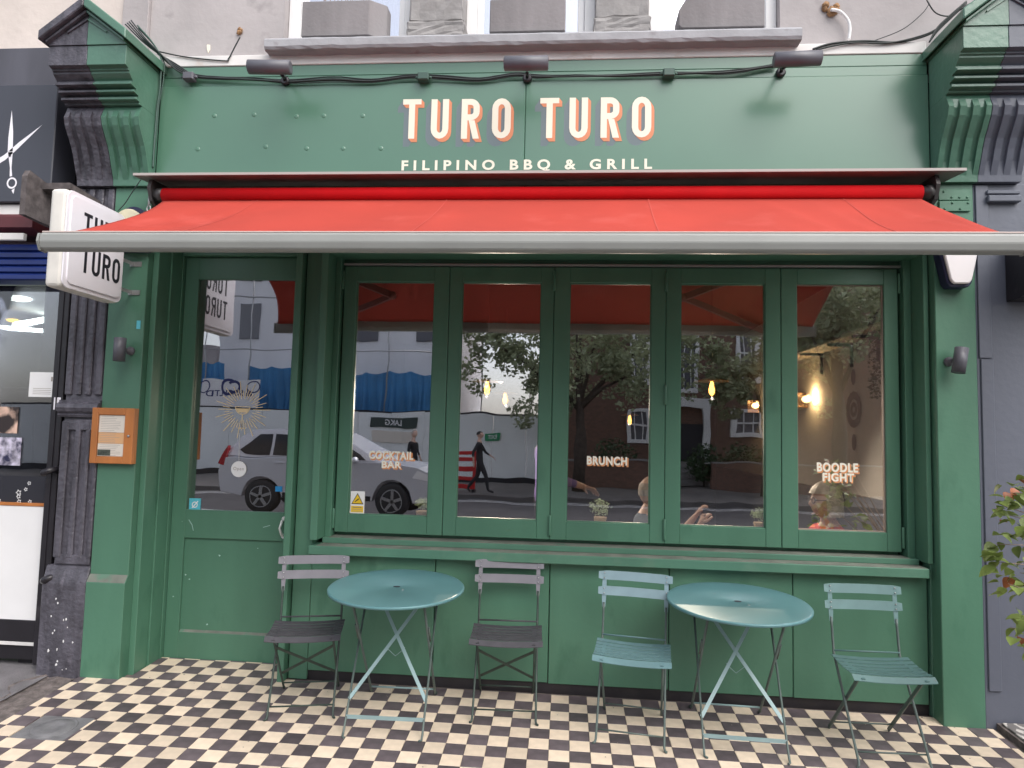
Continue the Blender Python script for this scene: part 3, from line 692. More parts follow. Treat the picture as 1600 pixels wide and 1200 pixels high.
for x0, x1 in ((-2.60, -2.515), (2.095, 2.16)):
    bm = NB(); lathe(bm, [(.018, x0), (.036, x0 + .004), (.036, (x0 + x1) / 2), (.042, (x0 + x1) / 2 + .003), (.042, x1)], 18, (0, -0.165, 3.068), 'X'); obj('roller_end', bm, M_steel, awn)
# canvas: sagging sheet with creases, 3 mm thick
bm = NB(); NX, NY = 120, 14
def canvas(u, v):
    xt = -2.505 + 4.59 * u; xb = -2.575 + 4.655 * u
    x = xt + (xb - xt) * v
    y = -0.196 + (-1.030 + 0.196) * v
    z = 3.018 + (2.548 - 3.018) * v - 0.030 * math.sin(PI * v) * (0.6 + .4 * math.sin(PI * u))
    if u < .08: x += 0.10 * (1 - u / .08) * math.sin(PI * v) ** 1.0          # slack left edge pulls in
    z += 0.010 * math.sin(u * 31 + v * 3) * math.sin(PI * v)
    for c0, sl, a in ((0.14, -.09, .010), (0.42, -.03, .008), (0.80, .05, .012), (0.86, .03, .009), (0.93, .06, .014)):
        d = (u - (c0 + sl * v)); z += a * math.exp(-(d / .008) ** 2) * math.sin(PI * min(1, v * 1.02)) - a * .6 * math.exp(-((d - .02) / .02) ** 2) * math.sin(PI * v)
    return (x, y, z)
for off in (0,):
    V = [[bm.verts.new(canvas(i / NX, j / NY)) for i in range(NX + 1)] for j in range(NY + 1)]
    for j in range(NY):
        for i in range(NX):
            f = bm.faces.new((V[j][i], V[j + 1][i], V[j + 1][i + 1], V[j][i + 1])); f.smooth = True
cv = obj('canvas', bm, M_red, awn)
sm = cv.modifiers.new('thick', 'SOLIDIFY'); sm.thickness = 0.002
M_seam = mat('awning_seam', (0.52, 0.075, 0.055), 0.75)
for u in (0.135, 0.395, 0.66, 0.905):
    bm = NB(); L_ = []
    for j in range(NY + 1):
        x, y, z = canvas(u, j / NY); L_.append((bm.verts.new((x - .003, y - .0012, z + .0020)), bm.verts.new((x + .003, y - .0012, z + .0020))))
    for a, b in zip(L_, L_[1:]): bm.faces.new((a[0], b[0], b[1], a[1]))
    obj('seam', bm, M_seam, awn, fix=False)
bm = NB(); prism(bm, [(-1.020, 2.556), (-1.050, 2.560), (-1.066, 2.548), (-1.070, 2.51), (-1.060, 2.478), (-1.040, 2.466), (-1.015, 2.468), (-1.010, 2.50)], 'X', -2.588, 2.098, .004); obj('front_bar', bm, M_bar, awn)
bm = NB(); box(bm, -2.588, 2.098, -1.052, -1.022, 2.5605, 2.567, .001); obj('bar_highlight', bm, mat('highlight_pale', (0.62, 0.5, 0.46), .6), awn)  # pale strip paints the highlight along the bar's top edge
for x0, x1 in ((-2.600, -2.5885), (2.0985, 2.110)): bm = NB(); prism(bm, [(-1.010, 2.556), (-1.066, 2.552), (-1.074, 2.51), (-1.055, 2.468), (-1.010, 2.464)], 'X', x0, x1); obj('end_cap', bm, M_bar, awn)
for sx, xa, xe, xb in ((1, -2.25, -1.35, -2.1), (-1, 1.85, 0.95, 1.70)):
    bm = NB(); strap(bm, (xa, -0.10, 2.985), (xe, -0.56, 2.69), .05, .028, (0, 0, 1)); strap(bm, (xe, -0.56, 2.69), (xb, -1.02, 2.505), .045, .026, (0, 0, 1))
    ball(bm, (xe, -.56, 2.69), .034, 2); box(bm, xa - .04, xa + .04, -.12, .016, 2.93, 3.01, .004)
    obj('folding_arm', bm, M_redroll if False else mat('arm_%d' % sx, (0.25, 0.06, 0.05), .5), awn)
bm = NB(); p = at(233, 318, -.18); tube(bm, [(p.x, -.18, p.z + .045), (p.x, -.18, p.z - .015)], .008, 8)
tube(bm, [(p.x + .012 * math.cos(t), -.18, p.z - .035 + .022 * math.sin(t)) for t in [2 * PI * k / 14 for k in range(14)]], .004, 6, closed=True); obj('winding_eye', bm, M_zinc, awn)

# ------------------------------------------------------------------ floodlights above the sign
def floodlight(label, px, py, qx, qy, tilt):
    a = at(px, py, -0.27); w = at(qx, qy, 0.016)
    r = thing('sign_floodlight', label, 'floodlight', (w.x, 0.016, w.z), 'floodlights over the painted sign')
    bm = NB(); L_ = 0.135
    ex = Matrix.Rotation(tilt, 4, 'Z')
    prof = [(.030, -L_), (.043, -L_ + .006), (.043, L_ - .004), (.030, L_)]
    lathe(bm, prof, 28, (0, 0, 0), 'X'); 
    for v in bm.verts: v.co = ex @ v.co + Vector(a)
    obj('lamp_head', bm, M_lampgrey, r)
    bm = NB(); lathe(bm, [(.030, 0), (.030, -.02), (.022, -.03)], 18, (w.x, 0.016, w.z), 'Y')
    e = at(qx - (qx - px) * .25, qy - 10, -.25); tube(bm, [(w.x, -.01, w.z), (w.x + (e.x - w.x) * .2, -.05, w.z + .004), (w.x + (e.x - w.x) * .6, -.14, w.z + (e.z - w.z) * .5), (e.x, -.25, e.z)], .010, 8)
    obj('lamp_arm', bm, M_black, r)
    return r
floodlight('charcoal cylinder floodlight over the screw dimpled part of the fascia', 421, 105, 447, 128, 0.06)
floodlight('charcoal cylinder floodlight over the gap between the two painted words', 822, 99, 824, 124, 0.0)
floodlight('charcoal cylinder floodlight over the smooth bare part of the fascia', 1246, 92, 1219, 115, -0.05)

# ------------------------------------------------------------------ cables and junction boxes
def cable(bm, pix, Y, r, n=6, sub=6, off=0.0, wob=0.0):
    P = [at(x, y, Y) for x, y in pix]; out = []
    for i in range(len(P) - 1):
        p0, p1, p2, p3 = P[max(i - 1, 0)], P[i], P[i + 1], P[min(i + 2, len(P) - 1)]
        for k in range(sub):
            t = k / sub
            q = 0.5 * ((2 * p1) + (-p0 + p2) * t + (2 * p0 - 5 * p1 + 4 * p2 - p3) * t * t + (-p0 + 3 * p1 - 3 * p2 + p3) * t ** 3)
            out.append(q + Vector((0, off, random.uniform(-wob, wob))))
    out.append(P[-1]); tube(bm, out, r, n)
bm = NB()
for k, dy in enumerate((0, 1.6, 3.4, 5.0, 2.6)):
    s = (-1) ** k
    pix = [(246, 84), (268, 98 + dy), (300, 115 + dy), (340, 120 + dy * .8), (400, 121 + dy + s), (450, 125 + dy), (520, 120 + dy * 1.6), (580, 124 + dy), (640, 117 + dy), (690, 118 + dy * 1.2), (750, 122 + dy), (805, 114 + dy), (840, 117 + dy), (900, 117 + dy * .5 + s), (960, 117 + dy * .6), (1030, 113 + dy), (1085, 113 + dy * .5), (1140, 110 + dy * 1.1), (1190, 104 + dy * .6), (1214, 99 + dy)]
    cable(bm, pix, 0.010 - .004 * k, .0032 if k % 2 else .0046, 6, 5, 0, .0006)
tag(obj('cable_bundle', bm, M_cable), 'loose bundle of dark cables running along the top of the fascia', 'cables')
bm = NB()
cable(bm, [(215, 40), (238, 66), (252, 92), (251, 120), (250, 140), (246, 165), (243, 200), (240, 240), (239, 262)], -0.02, .006)
cable(bm, [(216, 44), (240, 70), (256, 96), (256, 118), (253, 140), (248, 165), (245, 200), (241, 240), (240, 262)], -0.012, .004)
tag(obj('corner_cable', bm, M_cablegreen), 'green painted cables running down the corner between black and green console and fascia', 'cables')
bm = NB()
for k in range(4): cable(bm, [(196 + 3 * k, 38 - 2 * k), (222 + 2 * k, 64 - k), (248 + k * 2, 84 + k), (275, 100 + k * 3), (300, 117 + k)], 0.0 - .01 * k, .005)
cable(bm, [(246, 80), (290, 89), (350, 95), (357, 92), (366, 75), (375, 58)], 0.02, .0045)
tag(obj('loose_cable', bm, M_cable), 'tangle of black cables draped behind the black and green gabled cap', 'cables')
bm = NB()
cable(bm, [(1270, 77), (1300, 68), (1350, 64), (1400, 66), (1440, 58), (1468, 44), (1490, 22), (1520, 4)], 0.02, .0065)
cable(bm, [(1275, 78), (1330, 67), (1390, 67), (1445, 54), (1470, 40), (1495, 16)], 0.015, .005)
cable(bm, [(1365, 64), (1410, 46), (1440, 22), (1452, 6)], 0.12, .003)
cable(bm, [(1448, 0), (1462, 20), (1484, 25), (1500, 14), (1540, 2)], -0.05, .004)
for k in range(3): cable(bm, [(1452, 66), (1464, 50 - 3 * k), (1482, 32 - 3 * k), (1510, 6 - 2 * k)], -0.03 - .02 * k, .005)
tag(obj('wall_cable', bm, M_cable), 'black cables looping up to the green and slate gabled cap', 'cables')
for (x, y, lb, m) in ((299, 123, 'unpainted dark junction box where the fascia cables start', M_lampgrey), (663, 124, 'green painted junction box above the first T of the sign', M_cablegreen), (1044, 118, 'green painted junction box above the last O of the sign', M_cablegreen)):
    p = at(x, y, 0.01); r = thing('junction_box', lb, 'junction box', (p.x, 0.016, p.z), 'junction boxes on the fascia cables')
    bm = NB(); box(bm, p.x - .036, p.x + .036, -0.035, 0.016, p.z - .026, p.z + .026, .004); obj('housing', bm, m, r)
    bm = NB(); box(bm, p.x - .032, p.x + .032, -0.041, -0.0352, p.z - .022, p.z + .022, .002)
    obj('lid', bm, m, r)
    bm = NB()
    for s in (-1, 1): lathe(bm, [(.009, 0), (.011, s * .006), (.007, s * .018)], 10, (p.x + s * .036, -0.01, p.z), 'X')
    obj('cable_gland', bm, m, r)

# ------------------------------------------------------------------ projecting sign
SX0, SX1, SY0, SY1, SZ0, SZ1 = -2.905, -2.790, -0.635, -0.115, 2.372, 2.945
ps = thing('projecting_sign', 'white projecting box sign reading TURO TURO beside the door', 'sign', (-2.85, 0.0, SZ0))
bm = NB(); box(bm, SX0, SX1 - .012, SY0, SY1, SZ0, SZ1, .035, 4); obj('sign_box', bm, M_signold, ps)
bm = NB()
def rrect(y0, y1, z0, z1, r, n=5):
    P = []
    for cy, cz, a0 in ((y1 - r, z1 - r, 0), (y0 + r, z1 - r, 90), (y0 + r, z0 + r, 180), (y1 - r, z0 + r, 270)):
        for i in range(n + 1):
            t = math.radians(a0 + 90 * i / n); P.append((cy + r * math.cos(t), cz + r * math.sin(t)))
    return P
prism(bm, rrect(SY0 + .004, SY1 - .004, SZ0 + .004, SZ1 - .004, .04), 'X', SX1 - .0135, SX1 - .004, .003); prism(bm, rrect(SY0 + .03, SY1 - .03, SZ0 + .03, SZ1 - .03, .03), 'X', SX1 - .0045, SX1 + .003, .003)
obj('sign_face', bm, M_sign, ps)
bm = NB()
for zt, zb in ((2.845, 2.690), (2.645, 2.490)):
    for k, ch in enumerate('TURO'):
        y0 = -0.505 + k * 0.092
        add_glyph(bm, ch, .072, zt - zb, .0225, lambda u, v: (SX1 + .0042, y0 + u, zb + v))
obj('lettering', bm, M_ink, ps, fix=False)
for z in (2.47, 2.66, 2.86):
    bm = NB(); strap(bm, (-2.80, SY1 - .02, z), (-2.80, 0.0, z), .022, .006, (0, 0, 1)); strap(bm, (-2.825, -.004, z), (-2.745, -.004, z), .032, .006, (0, 0, 1)); obj('wall_bracket', bm, M_zinc, ps)
# wooden end board of the neighbouring shop behind the sign
bm = NB(); p = at(79, 290, -.25); prism(bm, [(-.42, 2.86), (-.42, 3.10), (-.40, 3.14), (-.02, 3.06), (-.02, 2.84)], 'X', -3.27, -3.235); prism(bm, [(-.30, 3.06), (-.30, 3.10), (-.02, 3.08), (-.02, 3.0)], 'X', -3.234, -3.05)
tag(obj('weathered_end_board', bm, mat('weathered_wood', (0.10, 0.085, 0.085), .9, var=.4, vs=20, bump=.5, bs=30)), 'weathered dark board projecting behind the white box sign', 'board')

# ------------------------------------------------------------------ alarm boxes
ab = thing('alarm_box', 'white tapered alarm box with dark blue back above the tilted cylinder lamp', 'alarm', (2.35, 0, 2.53))
def taper(z0, z1, w0, w1, xc, r): return [(xc - w0 / 2 + r, z0), (xc + w0 / 2 - r, z0), (xc + w0 / 2 - r * .2, z0 + r), (xc + w1 / 2, z1), (xc - w1 / 2, z1), (xc - w0 / 2 + r * .2, z0 + r)]
bm = NB(); prism(bm, taper(2.530, 2.84, .150, .262, 2.352, .025), 'Y', -0.075, 0.0, .004); obj('back_case', bm, M_navy, ab)
bm = NB(); prism(bm, taper(2.546, 2.84, .128, .238, 2.352, .022), 'Y', -0.100, -0.0755, .006); obj('front_cover', bm, M_alarmw, ab)
ab = thing('alarm_box', 'cream domed alarm box with dark blue back partly hidden by the awning', 'alarm', (-2.80, 0, 2.72))
p = at(205, 345, -.06)
bm = NB(); prism(bm, [(p.x + .115 * math.cos(t), p.z - .03 + .13 * math.sin(t)) for t in [PI * k / 14 for k in range(15)]] + [(p.x - .115, p.z - .2), (p.x + .115, p.z - .2)], 'Y', -0.05, 0.0, .004); obj('back_case', bm, M_navy, ab)
bm = NB(); prism(bm, [(p.x - .012 + .105 * math.cos(t), p.z - .04 + .115 * math.sin(t)) for t in [PI * k / 14 for k in range(15)]] + [(p.x - .117, p.z - .2), (p.x + .093, p.z - .2)], 'Y', -0.085, -0.0505, .008); obj('front_cover', bm, M_alarmc, ab)
bm = NB(); cable(bm, [(184, 330), (195, 318), (208, 298), (222, 278)], -.09, .003); tag(obj('thin_cable', bm, M_cable), 'thin black cable hanging from the awning cover to the cream alarm box', 'cables')

# ------------------------------------------------------------------ up and down wall lamps
def walllamp(label, x, z, rot, sx):
    r = thing('wall_lamp', label, 'lamp', (x + sx * .0, 0.0, z), 'black cylinder lamps on the piers')
    bm = NB(); lathe(bm, [(.030, -.072), (.036, -.075), (.036, -.02), (.0365, -.019), (.0365, .019), (.036, .02), (.036, .075), (.030, .072)], 24)
    R = Matrix.Rotation(rot, 4, 'Y')
    for v in bm.verts: v.co = R @ v.co + Vector((x, -0.085, z))
    obj('lamp_body', bm, M_lampgrey, r)
    bm = NB(); lathe(bm, [(.028, 0), (.028, -.012), (.012, -.018), (.012, -.055)], 16, (x + sx * .02, 0.0, z), 'Y'); obj('wall_mount', bm, M_lampgrey, r)
p = at(187, 546, -.085); walllamp('upright black cylinder lamp on the green pier above the menu case', p.x, p.z, 0.0, 1)
p = at(1500, 563, -.085); walllamp('tilted black cylinder lamp on the green pier below the white alarm box', p.x, p.z, 0.16, -1)

# ------------------------------------------------------------------ menu case
mx0, mx1, mz0, mz1 = -2.985, -2.700, 1.352, 1.708
mc = thing('menu_case', 'orange wooden menu case with pages inside on the green pier', 'menu case', ((mx0 + mx1) / 2, 0, mz0))
bm = NB(); box(bm, mx0, mx1, -0.035, 0.0, mz0, mz1, .003); obj('back_box', bm, M_oak, mc)
bm = NB(); frame(bm, mx0, mx1, mz0, mz1, mx0 + .043, mx1 - .062, mz0 + .045, mz1 - .045, -0.050, -0.0355, .003); obj('frame', bm, M_oak, mc)
a0, a1, b0, b1 = mx0 + .045, mx1 - .064, mz0 + .047, mz1 - .047
hh = b1 - b0
for z0, z1, m in ((b0 + hh * .58, b1, M_paper), (b0 + hh * .31, b0 + hh * .575, M_paperor), (b0, b0 + hh * .305, M_paper)):
    bm = NB(); box(bm, a0, a1, -.0385, -.0375, z0, z1); pg = obj('page', bm, m, mc)
    bm = NB(); nl = int((z1 - z0) / .011)
    for k in range(nl):
        z = z1 - .008 - k * .011; l = random.uniform(.55, .95) * (a1 - a0 - .02); s = .012
        quad(bm, (a0 + s, -.0389, z - .002), (a0 + s + l, -.0389, z - .002), (a0 + s + l, -.0389, z), (a0 + s, -.0389, z))
    obj('print_line', bm, M_print, pg, fix=False)
bm = NB(); box(bm, a0 + .002, a0 + (a1 - a0) * .5, -.0396, -.0391, b0 + .003, b0 + hh * .16); obj('picture', bm, M_photo, mc)
bm = NB(); lathe(bm, [(.008, 0), (.008, -.006), (.003, -.007)], 12, (mx1 - .028, -.050, (mz0 + mz1) / 2), 'Y'); obj('lock', bm, M_zinc, mc)

# ------------------------------------------------------------------ folding chairs
def chair(label, cx, cy, dirx, diry, mb, ms, mr, cross, rot_extra=0, hw=.178, grp='folding bistro chairs outside the restaurant'):
    th = math.atan2(dirx, -diry)
    r = thing('folding_chair', label, 'chair', (cx, cy, gz(cx, cy) + .003), grp)
    r.rotation_euler = (TILT @ Matrix.Rotation(th, 4, 'Z')).to_euler()
    FY, RY = -.205, .195                       # front / rear feet
    def up(t):                                 # long rod: front foot, seat rear, back top
        return [(FY, 0), (.115, .455), (.150, .60), (.195, .84)]
    for s in (-1, 1):
        bm = NB(); x = s * hw
        tube(bm, [(x + s * .012, FY - .018, .008), (x + s * .004, FY - .006, .006), (x, FY, .02), (x, .115, .455), (x, .148, .60), (x, .158, .64)], .0068, 8)
        obj('leg', bm, mr, r, world=False)
        bm = NB()
        prism(bm, [(x - .009, .615), (x + .009, .615), (x + .013, .68), (x + .011, .808), (x - .011, .808), (x - .013, .68)], 'Y', -.0025, .0025)
        for v in bm.verts: v.co.y += .155 + (v.co.z - .62) * .19
        obj('back_strap', bm, mb, r, world=False)
        bm = NB(); x = s * (hw - .014)
        tube(bm, [(x, RY + .016, .008), (x, RY + .004, .006), (x, RY - .006, .02), (x, -.165, .440)], .0068, 8) if cross != 2 else strap(bm, (x, RY, .005), (x, -.165, .440), .020, .007, (0, 1, .6))
        obj('leg', bm, mr, r, world=False)
    # back slats, slightly curved
    for z0, z1 in ((.768, .818), (.682, .732)):
        bm = NB(); n = 10; A = []
        for i in range(n + 1):
            u = i / n * 2 - 1; x = u * .212; yb = .155 + (z0 - .62) * .19 - .010 + .014 * (1 - u * u)
            zz = 0.006 if abs(u) > .999 else 0
            A.append([bm.verts.new(c) for c in ((x, yb - .0015, z0 + zz), (x, yb + .0015, z0 + zz), (x, yb + .0015 + .0095, z1 - zz), (x, yb - .0015 + .0095, z1 - zz))])
        for p, q in zip(A, A[1:]):
            for k in range(4): bm.faces.new((p[k], p[(k + 1) % 4], q[(k + 1) % 4], q[k]))
        bm.faces.new(A[0][::-1]); bm.faces.new(A[-1]); sl = obj('back_slat', bm, mb, r, world=False)
        bm = NB()
        for s in (-1, 1):
            for dz in (.012, .038): ball(bm, (s * hw, .155 + (z0 + dz - .62) * .19 - .0105, z0 + dz), .0042, 1)
        obj('rivet', bm, M_zinc, sl, world=False)
    # seat slats: a gentle dip across and a rolled front
    sy = [(-.205, .030), (-.158, .030), (-.116, .030), (-.074, .030), (-.032, .030), (.010, .030), (.052, .030)]
    for k, (y, d) in enumerate(sy):
        bm = NB(); n = 8; A = []
        wv = .205 if k else .208
        for i in range(n + 1):
            u = i / n * 2 - 1; x = u * wv; dip = -.010 * (1 - u * u)
            f = lambda yy: .458 - .030 * max(0, (-.17 - yy) / .04) ** 1.5 + dip - .012 * math.sin(PI * max(0, min(1, (yy + .2) / .3)))
            A.append([bm.verts.new(c) for c in ((x, y, f(y) - .002), (x, y + d, f(y + d) - .002), (x, y + d, f(y + d) + .002), (x, y, f(y) + .002))])
        for p, q in zip(A, A[1:]):
            for m_ in range(4): bm.faces.new((p[m_], p[(m_ + 1) % 4], q[(m_ + 1) % 4], q[m_]))
        bm.faces.new(A[0][::-1]); bm.faces.new(A[-1]); obj('seat_slat', bm, ms, r, world=False)
    bm = NB()
    for s in (-1, 1): strap(bm, (s * (hw - .02), -.20, .440), (s * (hw - .02), .10, .444), .018, .004, (1, 0, 0))
    tube(bm, [(-hw, .115, .468), (hw, .115, .468)], .005, 6); obj('seat_rail', bm, ms, r, world=False)
    bm = NB(); tube(bm, [(-hw, FY + .04, .055), (hw, FY + .04, .055)], .0045, 6); obj('stretcher', bm, mr, r, world=False)
    bm = NB(); tube(bm, [(-hw + .014, RY - .04, .055), (hw - .014, RY - .04, .055)], .0045, 6); obj('stretcher', bm, mr, r, world=False)
    if cross == 1:
        for s in (-1, 1):
            bm = NB(); strap(bm, (s * (hw - .018), -.10 + s * .003, .365), (-s * (hw - .018), .10 + s * .003, .135), .016, .004, (0, -.5, 1)); obj('cross_brace', bm, mr, r, world=False)
    return r
chair('grey folding chair with shade-darkened slatted seat beside the door', -1.437, -.185, .087, -.403, M_ch_grey_lit, M_ch_grey_shade, M_ch_darkrod, 1)
chair('grey folding chair with shade-darkened slatted seat between the two round tables, nearer the first', -.266, -.088, .019, -.435, M_ch_grey_lit, M_ch_grey_shade, M_ch_darkrod, 1)
chair('pale blue-grey folding chair whose back touches the round table', .452, -.262, -.049, -.362, M_ch_teal_lit, M_ch_teal_shade, M_legdark, 0)
chair('green-grey folding chair with crossed flat legs beside the green and slate pier', 1.742, -.300, .012, -.375, M_ch_pine_lit, M_ch_pine_shade, M_legdark, 2)

# ------------------------------------------------------------------ round bistro tables
def table(label, cx, cy, th):
    r = thing('bistro_table', label, 'table', (cx, cy, gz(cx, cy) + .003), 'round folding bistro tables')
    r.rotation_euler = (TILT @ Matrix.Rotation(th, 4, 'Z')).to_euler()
    H = .728; Rr = .385
    bm = NB(); lathe(bm, [(.02, H - .004), (Rr - .012, H - .006), (Rr - .006, H - .016), (Rr, H - .015), (Rr + .001, H - .004), (Rr - .004, H + .001), (Rr - .014, H - .0005), (.024, H - .0005), (.02, H - .002)], 72); obj('tabletop', bm, M_table, r, world=False)
    bm = NB(); lathe(bm, [(.020, 0.0), (.020, .0012), (.013, .0014)], 20)
    for v in bm.verts: v.co = Vector((v.co.x * 1.0, v.co.y * .55 - .0, v.co.z + H))
    obj('parasol_hole', bm, M_ink, r, world=False)
    bm = NB(); box(bm, .03, .07, -.09, -.07, H + .0002, H + .0008) if False else ball(bm, (.045, -.06, H), .006, 1, (1.6, 1, .2)); obj('enamel_chip', bm, M_zinc, r, world=False)
    w = .212
    A = lambda t, s: Vector((s * w, -.275 + .495 * t, (H - .02) * t))           # front foot to rear of the top
    Bq = lambda t, s: Vector((s * (w - .016), .275 - .495 * t, (H - .02) * t))
    for s in (-1, 1):
        bm = NB(); tube(bm, [A(0, s) + Vector((s * -.012, -.020, .006)), A(0, s) + Vector((0, -.004, .006)), A(.03, s), A(1, s)], .0062, 8); obj('leg', bm, M_legdark, r, world=False)
        bm = NB(); tube(bm, [Bq(0, s) + Vector((s * .004, .020, .006)), Bq(0, s) + Vector((0, .004, .006)), Bq(.03, s), Bq(1, s)], .0075, 8)
        tube(bm, [Bq(.62, s) + Vector((s * .010, 0, 0)), Bq(.76, s) + Vector((s * .010, 0, 0))], .006, 6); obj('leg', bm, M_legdark, r, world=False)
        bm = NB(); strap(bm, A(.22, s) + Vector((0, s * .003, 0)), A(.97, -s) + Vector((s * .03, s * .003, 0)), .019, .005, (1, 0, 0)); obj('cross_brace', bm, M_tableleg, r, world=False)
    bm = NB(); strap(bm, A(.115, -1), A(.115, 1), .020, .005, (0, 0, 1)); obj('stretcher', bm, M_tableleg, r, world=False)
    bm = NB(); tube(bm, [Bq(.07, -1), Bq(.07, 1)], .0055, 6); obj('stretcher', bm, M_tableleg, r, world=False)
    bm = NB(); c = (A(.6, 1) + A(.6, -1)) / 2
    tube(bm, [c + Vector((-.052, -.01, -.045)), c + Vector((-.048, -.012, -.055)), c + Vector((0, -.014, -.095)), c + Vector((.048, -.012, -.055)), c + Vector((.052, -.01, -.045))], .0022, 5); obj('lock_wire', bm, M_tableleg, r, world=False)
    bm = NB()
    for s in (-1, 1): strap(bm, (-.24, s * .215, H - .012), (.24, s * .215, H - .012), .022, .006, (0, 1, 0))
    obj('top_rail', bm, M_legdark, r, world=False)
table('round teal enamel bistro table in front of the first two windows', -.891, -.268, 0.03)
table('round teal enamel bistro table in front of the fourth window', 1.022, -.245, -.03)
#@@PART2
M_trail = mat('trailing_leaf', (.045, .085, .035), .6, var=.3, vs=20)
def leafball(bm, c, R, n, size, flat=.8):
    for k in range(n):
        v = Vector((random.gauss(0, 1), random.gauss(0, 1), random.gauss(0, 1))).normalized() * R * random.uniform(.45, 1.0); v.z *= flat
        p = Vector(c) + v; u = Vector((random.gauss(0, 1), random.gauss(0, 1), random.gauss(0, .6))).normalized(); w = u.cross(Vector((random.gauss(0, 1), random.gauss(0, 1), random.gauss(0, 1)))).normalized(); s = size * random.uniform(.6, 1.2)
        bm.faces.new([bm.verts.new(p + u * s), bm.verts.new(p + w * s * .55), bm.verts.new(p - u * s * .5), bm.verts.new(p - w * s * .55)])
def atZ(x, y, Z):
    d = _ray(x, y); return CAMP + d * ((Z - CAMP.z) / d.z)
# ------------------------------------------------------------------ the storey above
up = thing('upper_storey', 'grey stuccoed storey with three sash windows above the green fascia', 'building', (0, 0.3, 4.1))
YW = 0.16
op = [(-1.93, -1.037), (-0.673, 0.205), (0.55, 1.40)]
bm = NB()
box(bm, -2.902, -1.932, YW, 0.6, 3.9, 6.6); box(bm, 1.402, 9.0, YW, 0.6, 3.9, 6.6); box(bm, -1.93, 1.40, YW + .002, 0.6, 3.9, 4.17)
obj('wall', bm, M_stucco, up)
for a, b in ((-1.037, -0.673), (0.205, 0.55)):
    bm = NB(); 
    for z0, z1, g in ((4.185, 4.335, .012), (4.337, 4.75, .0), (4.752, 5.4, .0)):
        n0 = len(bm.verts); box(bm, a - g, b + g, 0.085 - g, 0.45, z0, z1, .012, 2)
    bmesh.ops.subdivide_edges(bm, edges=[e for e in bm.edges if e.calc_length() > .1], cuts=5, use_grid_fill=True)
    for v in bm.verts: v.co += Vector((random.uniform(-.004, .004), random.uniform(-.006, .006), random.uniform(-.003, .003)))
    obj('stone_mullion', bm, M_stone, up)
bm = NB(); NXs = 60
V = []
prof = [(0.16, 4.178), (-0.045, 4.165), (-0.058, 4.150), (-0.058, 4.105), (-0.048, 4.088), (-0.03, 4.083), (0.0, 4.085), (0.16, 4.083)]
for i in range(NXs + 1):
    x = -1.964 + (1.47 + 1.964) * i / NXs
    V.append([bm.verts.new((x, y + random.uniform(-.0012, .0012), z + random.uniform(-.0012, .0012) * (3 if z < 4.11 else 1) - .004 * i / NXs)) for y, z in prof])
for p, q in zip(V, V[1:]):
    for k in range(len(prof)): bm.faces.new((p[k], p[(k + 1) % len(prof)], q[(k + 1) % len(prof)], q[k]))
bm.faces.new(V[0][::-1]); bm.faces.new(V[-1]); obj('stone_sill', bm, M_sillstone, up)
M_net = mat('net_curtain', (0.86, 0.87, 0.90), 0.9, trans=.3)
for k, (a, b) in enumerate(op):
    g = .035
    bm = NB(); frame(bm, a, b, 4.186, 6.4, a + .07, b - .07, 4.25, 6.3, 0.225, 0.34, .004); wf = obj('window_frame', bm, M_white, up)
    bm = NB(); frame(bm, a + .071, b - .071, 4.251, 6.29, a + .115, b - .115, 4.30, 6.25, 0.262, 0.31, .003); obj('sash', bm, M_white, wf)
    bm = NB(); box(bm, a + .116, b - .116, 0.283, 0.288, 4.301, 6.249); obj('pane', bm, M_upglass, wf)
    bm = NB(); box(bm, a + .002, b - .002, 0.14, 0.224, 4.17, 4.186, .002); obj('sub_sill', bm, M_white, wf)
    bm = NB(); A = []
    for i in range(61):
        x = a + (b - a) * i / 60; y = 0.42 + .018 * math.sin(i * .9) + .008 * math.sin(i * 2.3); A.append((bm.verts.new((x, y, 4.1)), bm.verts.new((x, y, 6.4))))
    for p, q in zip(A, A[1:]): bm.faces.new((p[0], q[0], q[1], p[1]))
    tag(obj('net_curtain', bm, M_net), 'pale net curtain behind the %s sash window above the fascia' % ('first', 'middle', 'last')[k], 'curtain', 'net curtains upstairs')
for x0, x1, z1, lb, sh in ((-1.730, -1.175, 4.425, 'long concrete planter with chamfered corner under the first upstairs window', 1), (-0.480, 0.008, 4.405, 'square ended concrete planter under the middle upstairs window', 0), (0.722, 1.252, 4.40, 'streaked concrete planter with one sloping end under an upstairs window', 2)):
    bm = NB(); z0 = 4.182
    if sh == 0: box(bm, x0, x1, -.030, .135, z0, z1, .006)
    elif sh == 1: prism(bm, [(x0, -.03), (x1 - .10, -.03), (x1, .04), (x1, .135), (x0, .135)], 'Z', z0, z1, .005)
    else: prism(bm, [(x0 + .02, z0), (x1, z0), (x1, z1), (x0 + .06, z1), (x0, z1 - .10), (x0, z0 + .02)], 'Y', -.03, .135, .005)
    r = thing('stone_planter', lb, 'planter', ((x0 + x1) / 2, .05, z0), 'planters on the upstairs sill'); obj('trough', bm, M_planter, r)
    bm = NB()
    for k in range(14):
        x = random.uniform(x0 + .06, x1 - .1); tube(bm, [(x, .05, z1 - .01), (x + random.uniform(-.05, .05), .04, z1 + .05), (x + random.uniform(-.1, .1), .03 + random.uniform(-.04, .04), z1 + random.uniform(.06, .14))], .002, 5)
    obj('dry_stems', bm, M_foam, r)
p = at(375, 50, .16); bm = NB()
for k in range(6): ball(bm, (p.x + random.uniform(-.012, .012), .15, p.z + random.uniform(-.012, .014)), .016, 1, jit=.5)
tag(obj('rusty_wall_fixing', bm, M_foam, fix=True), 'rusty fixing in the stucco where a black cable ends above the first floodlight', 'wall fixing')
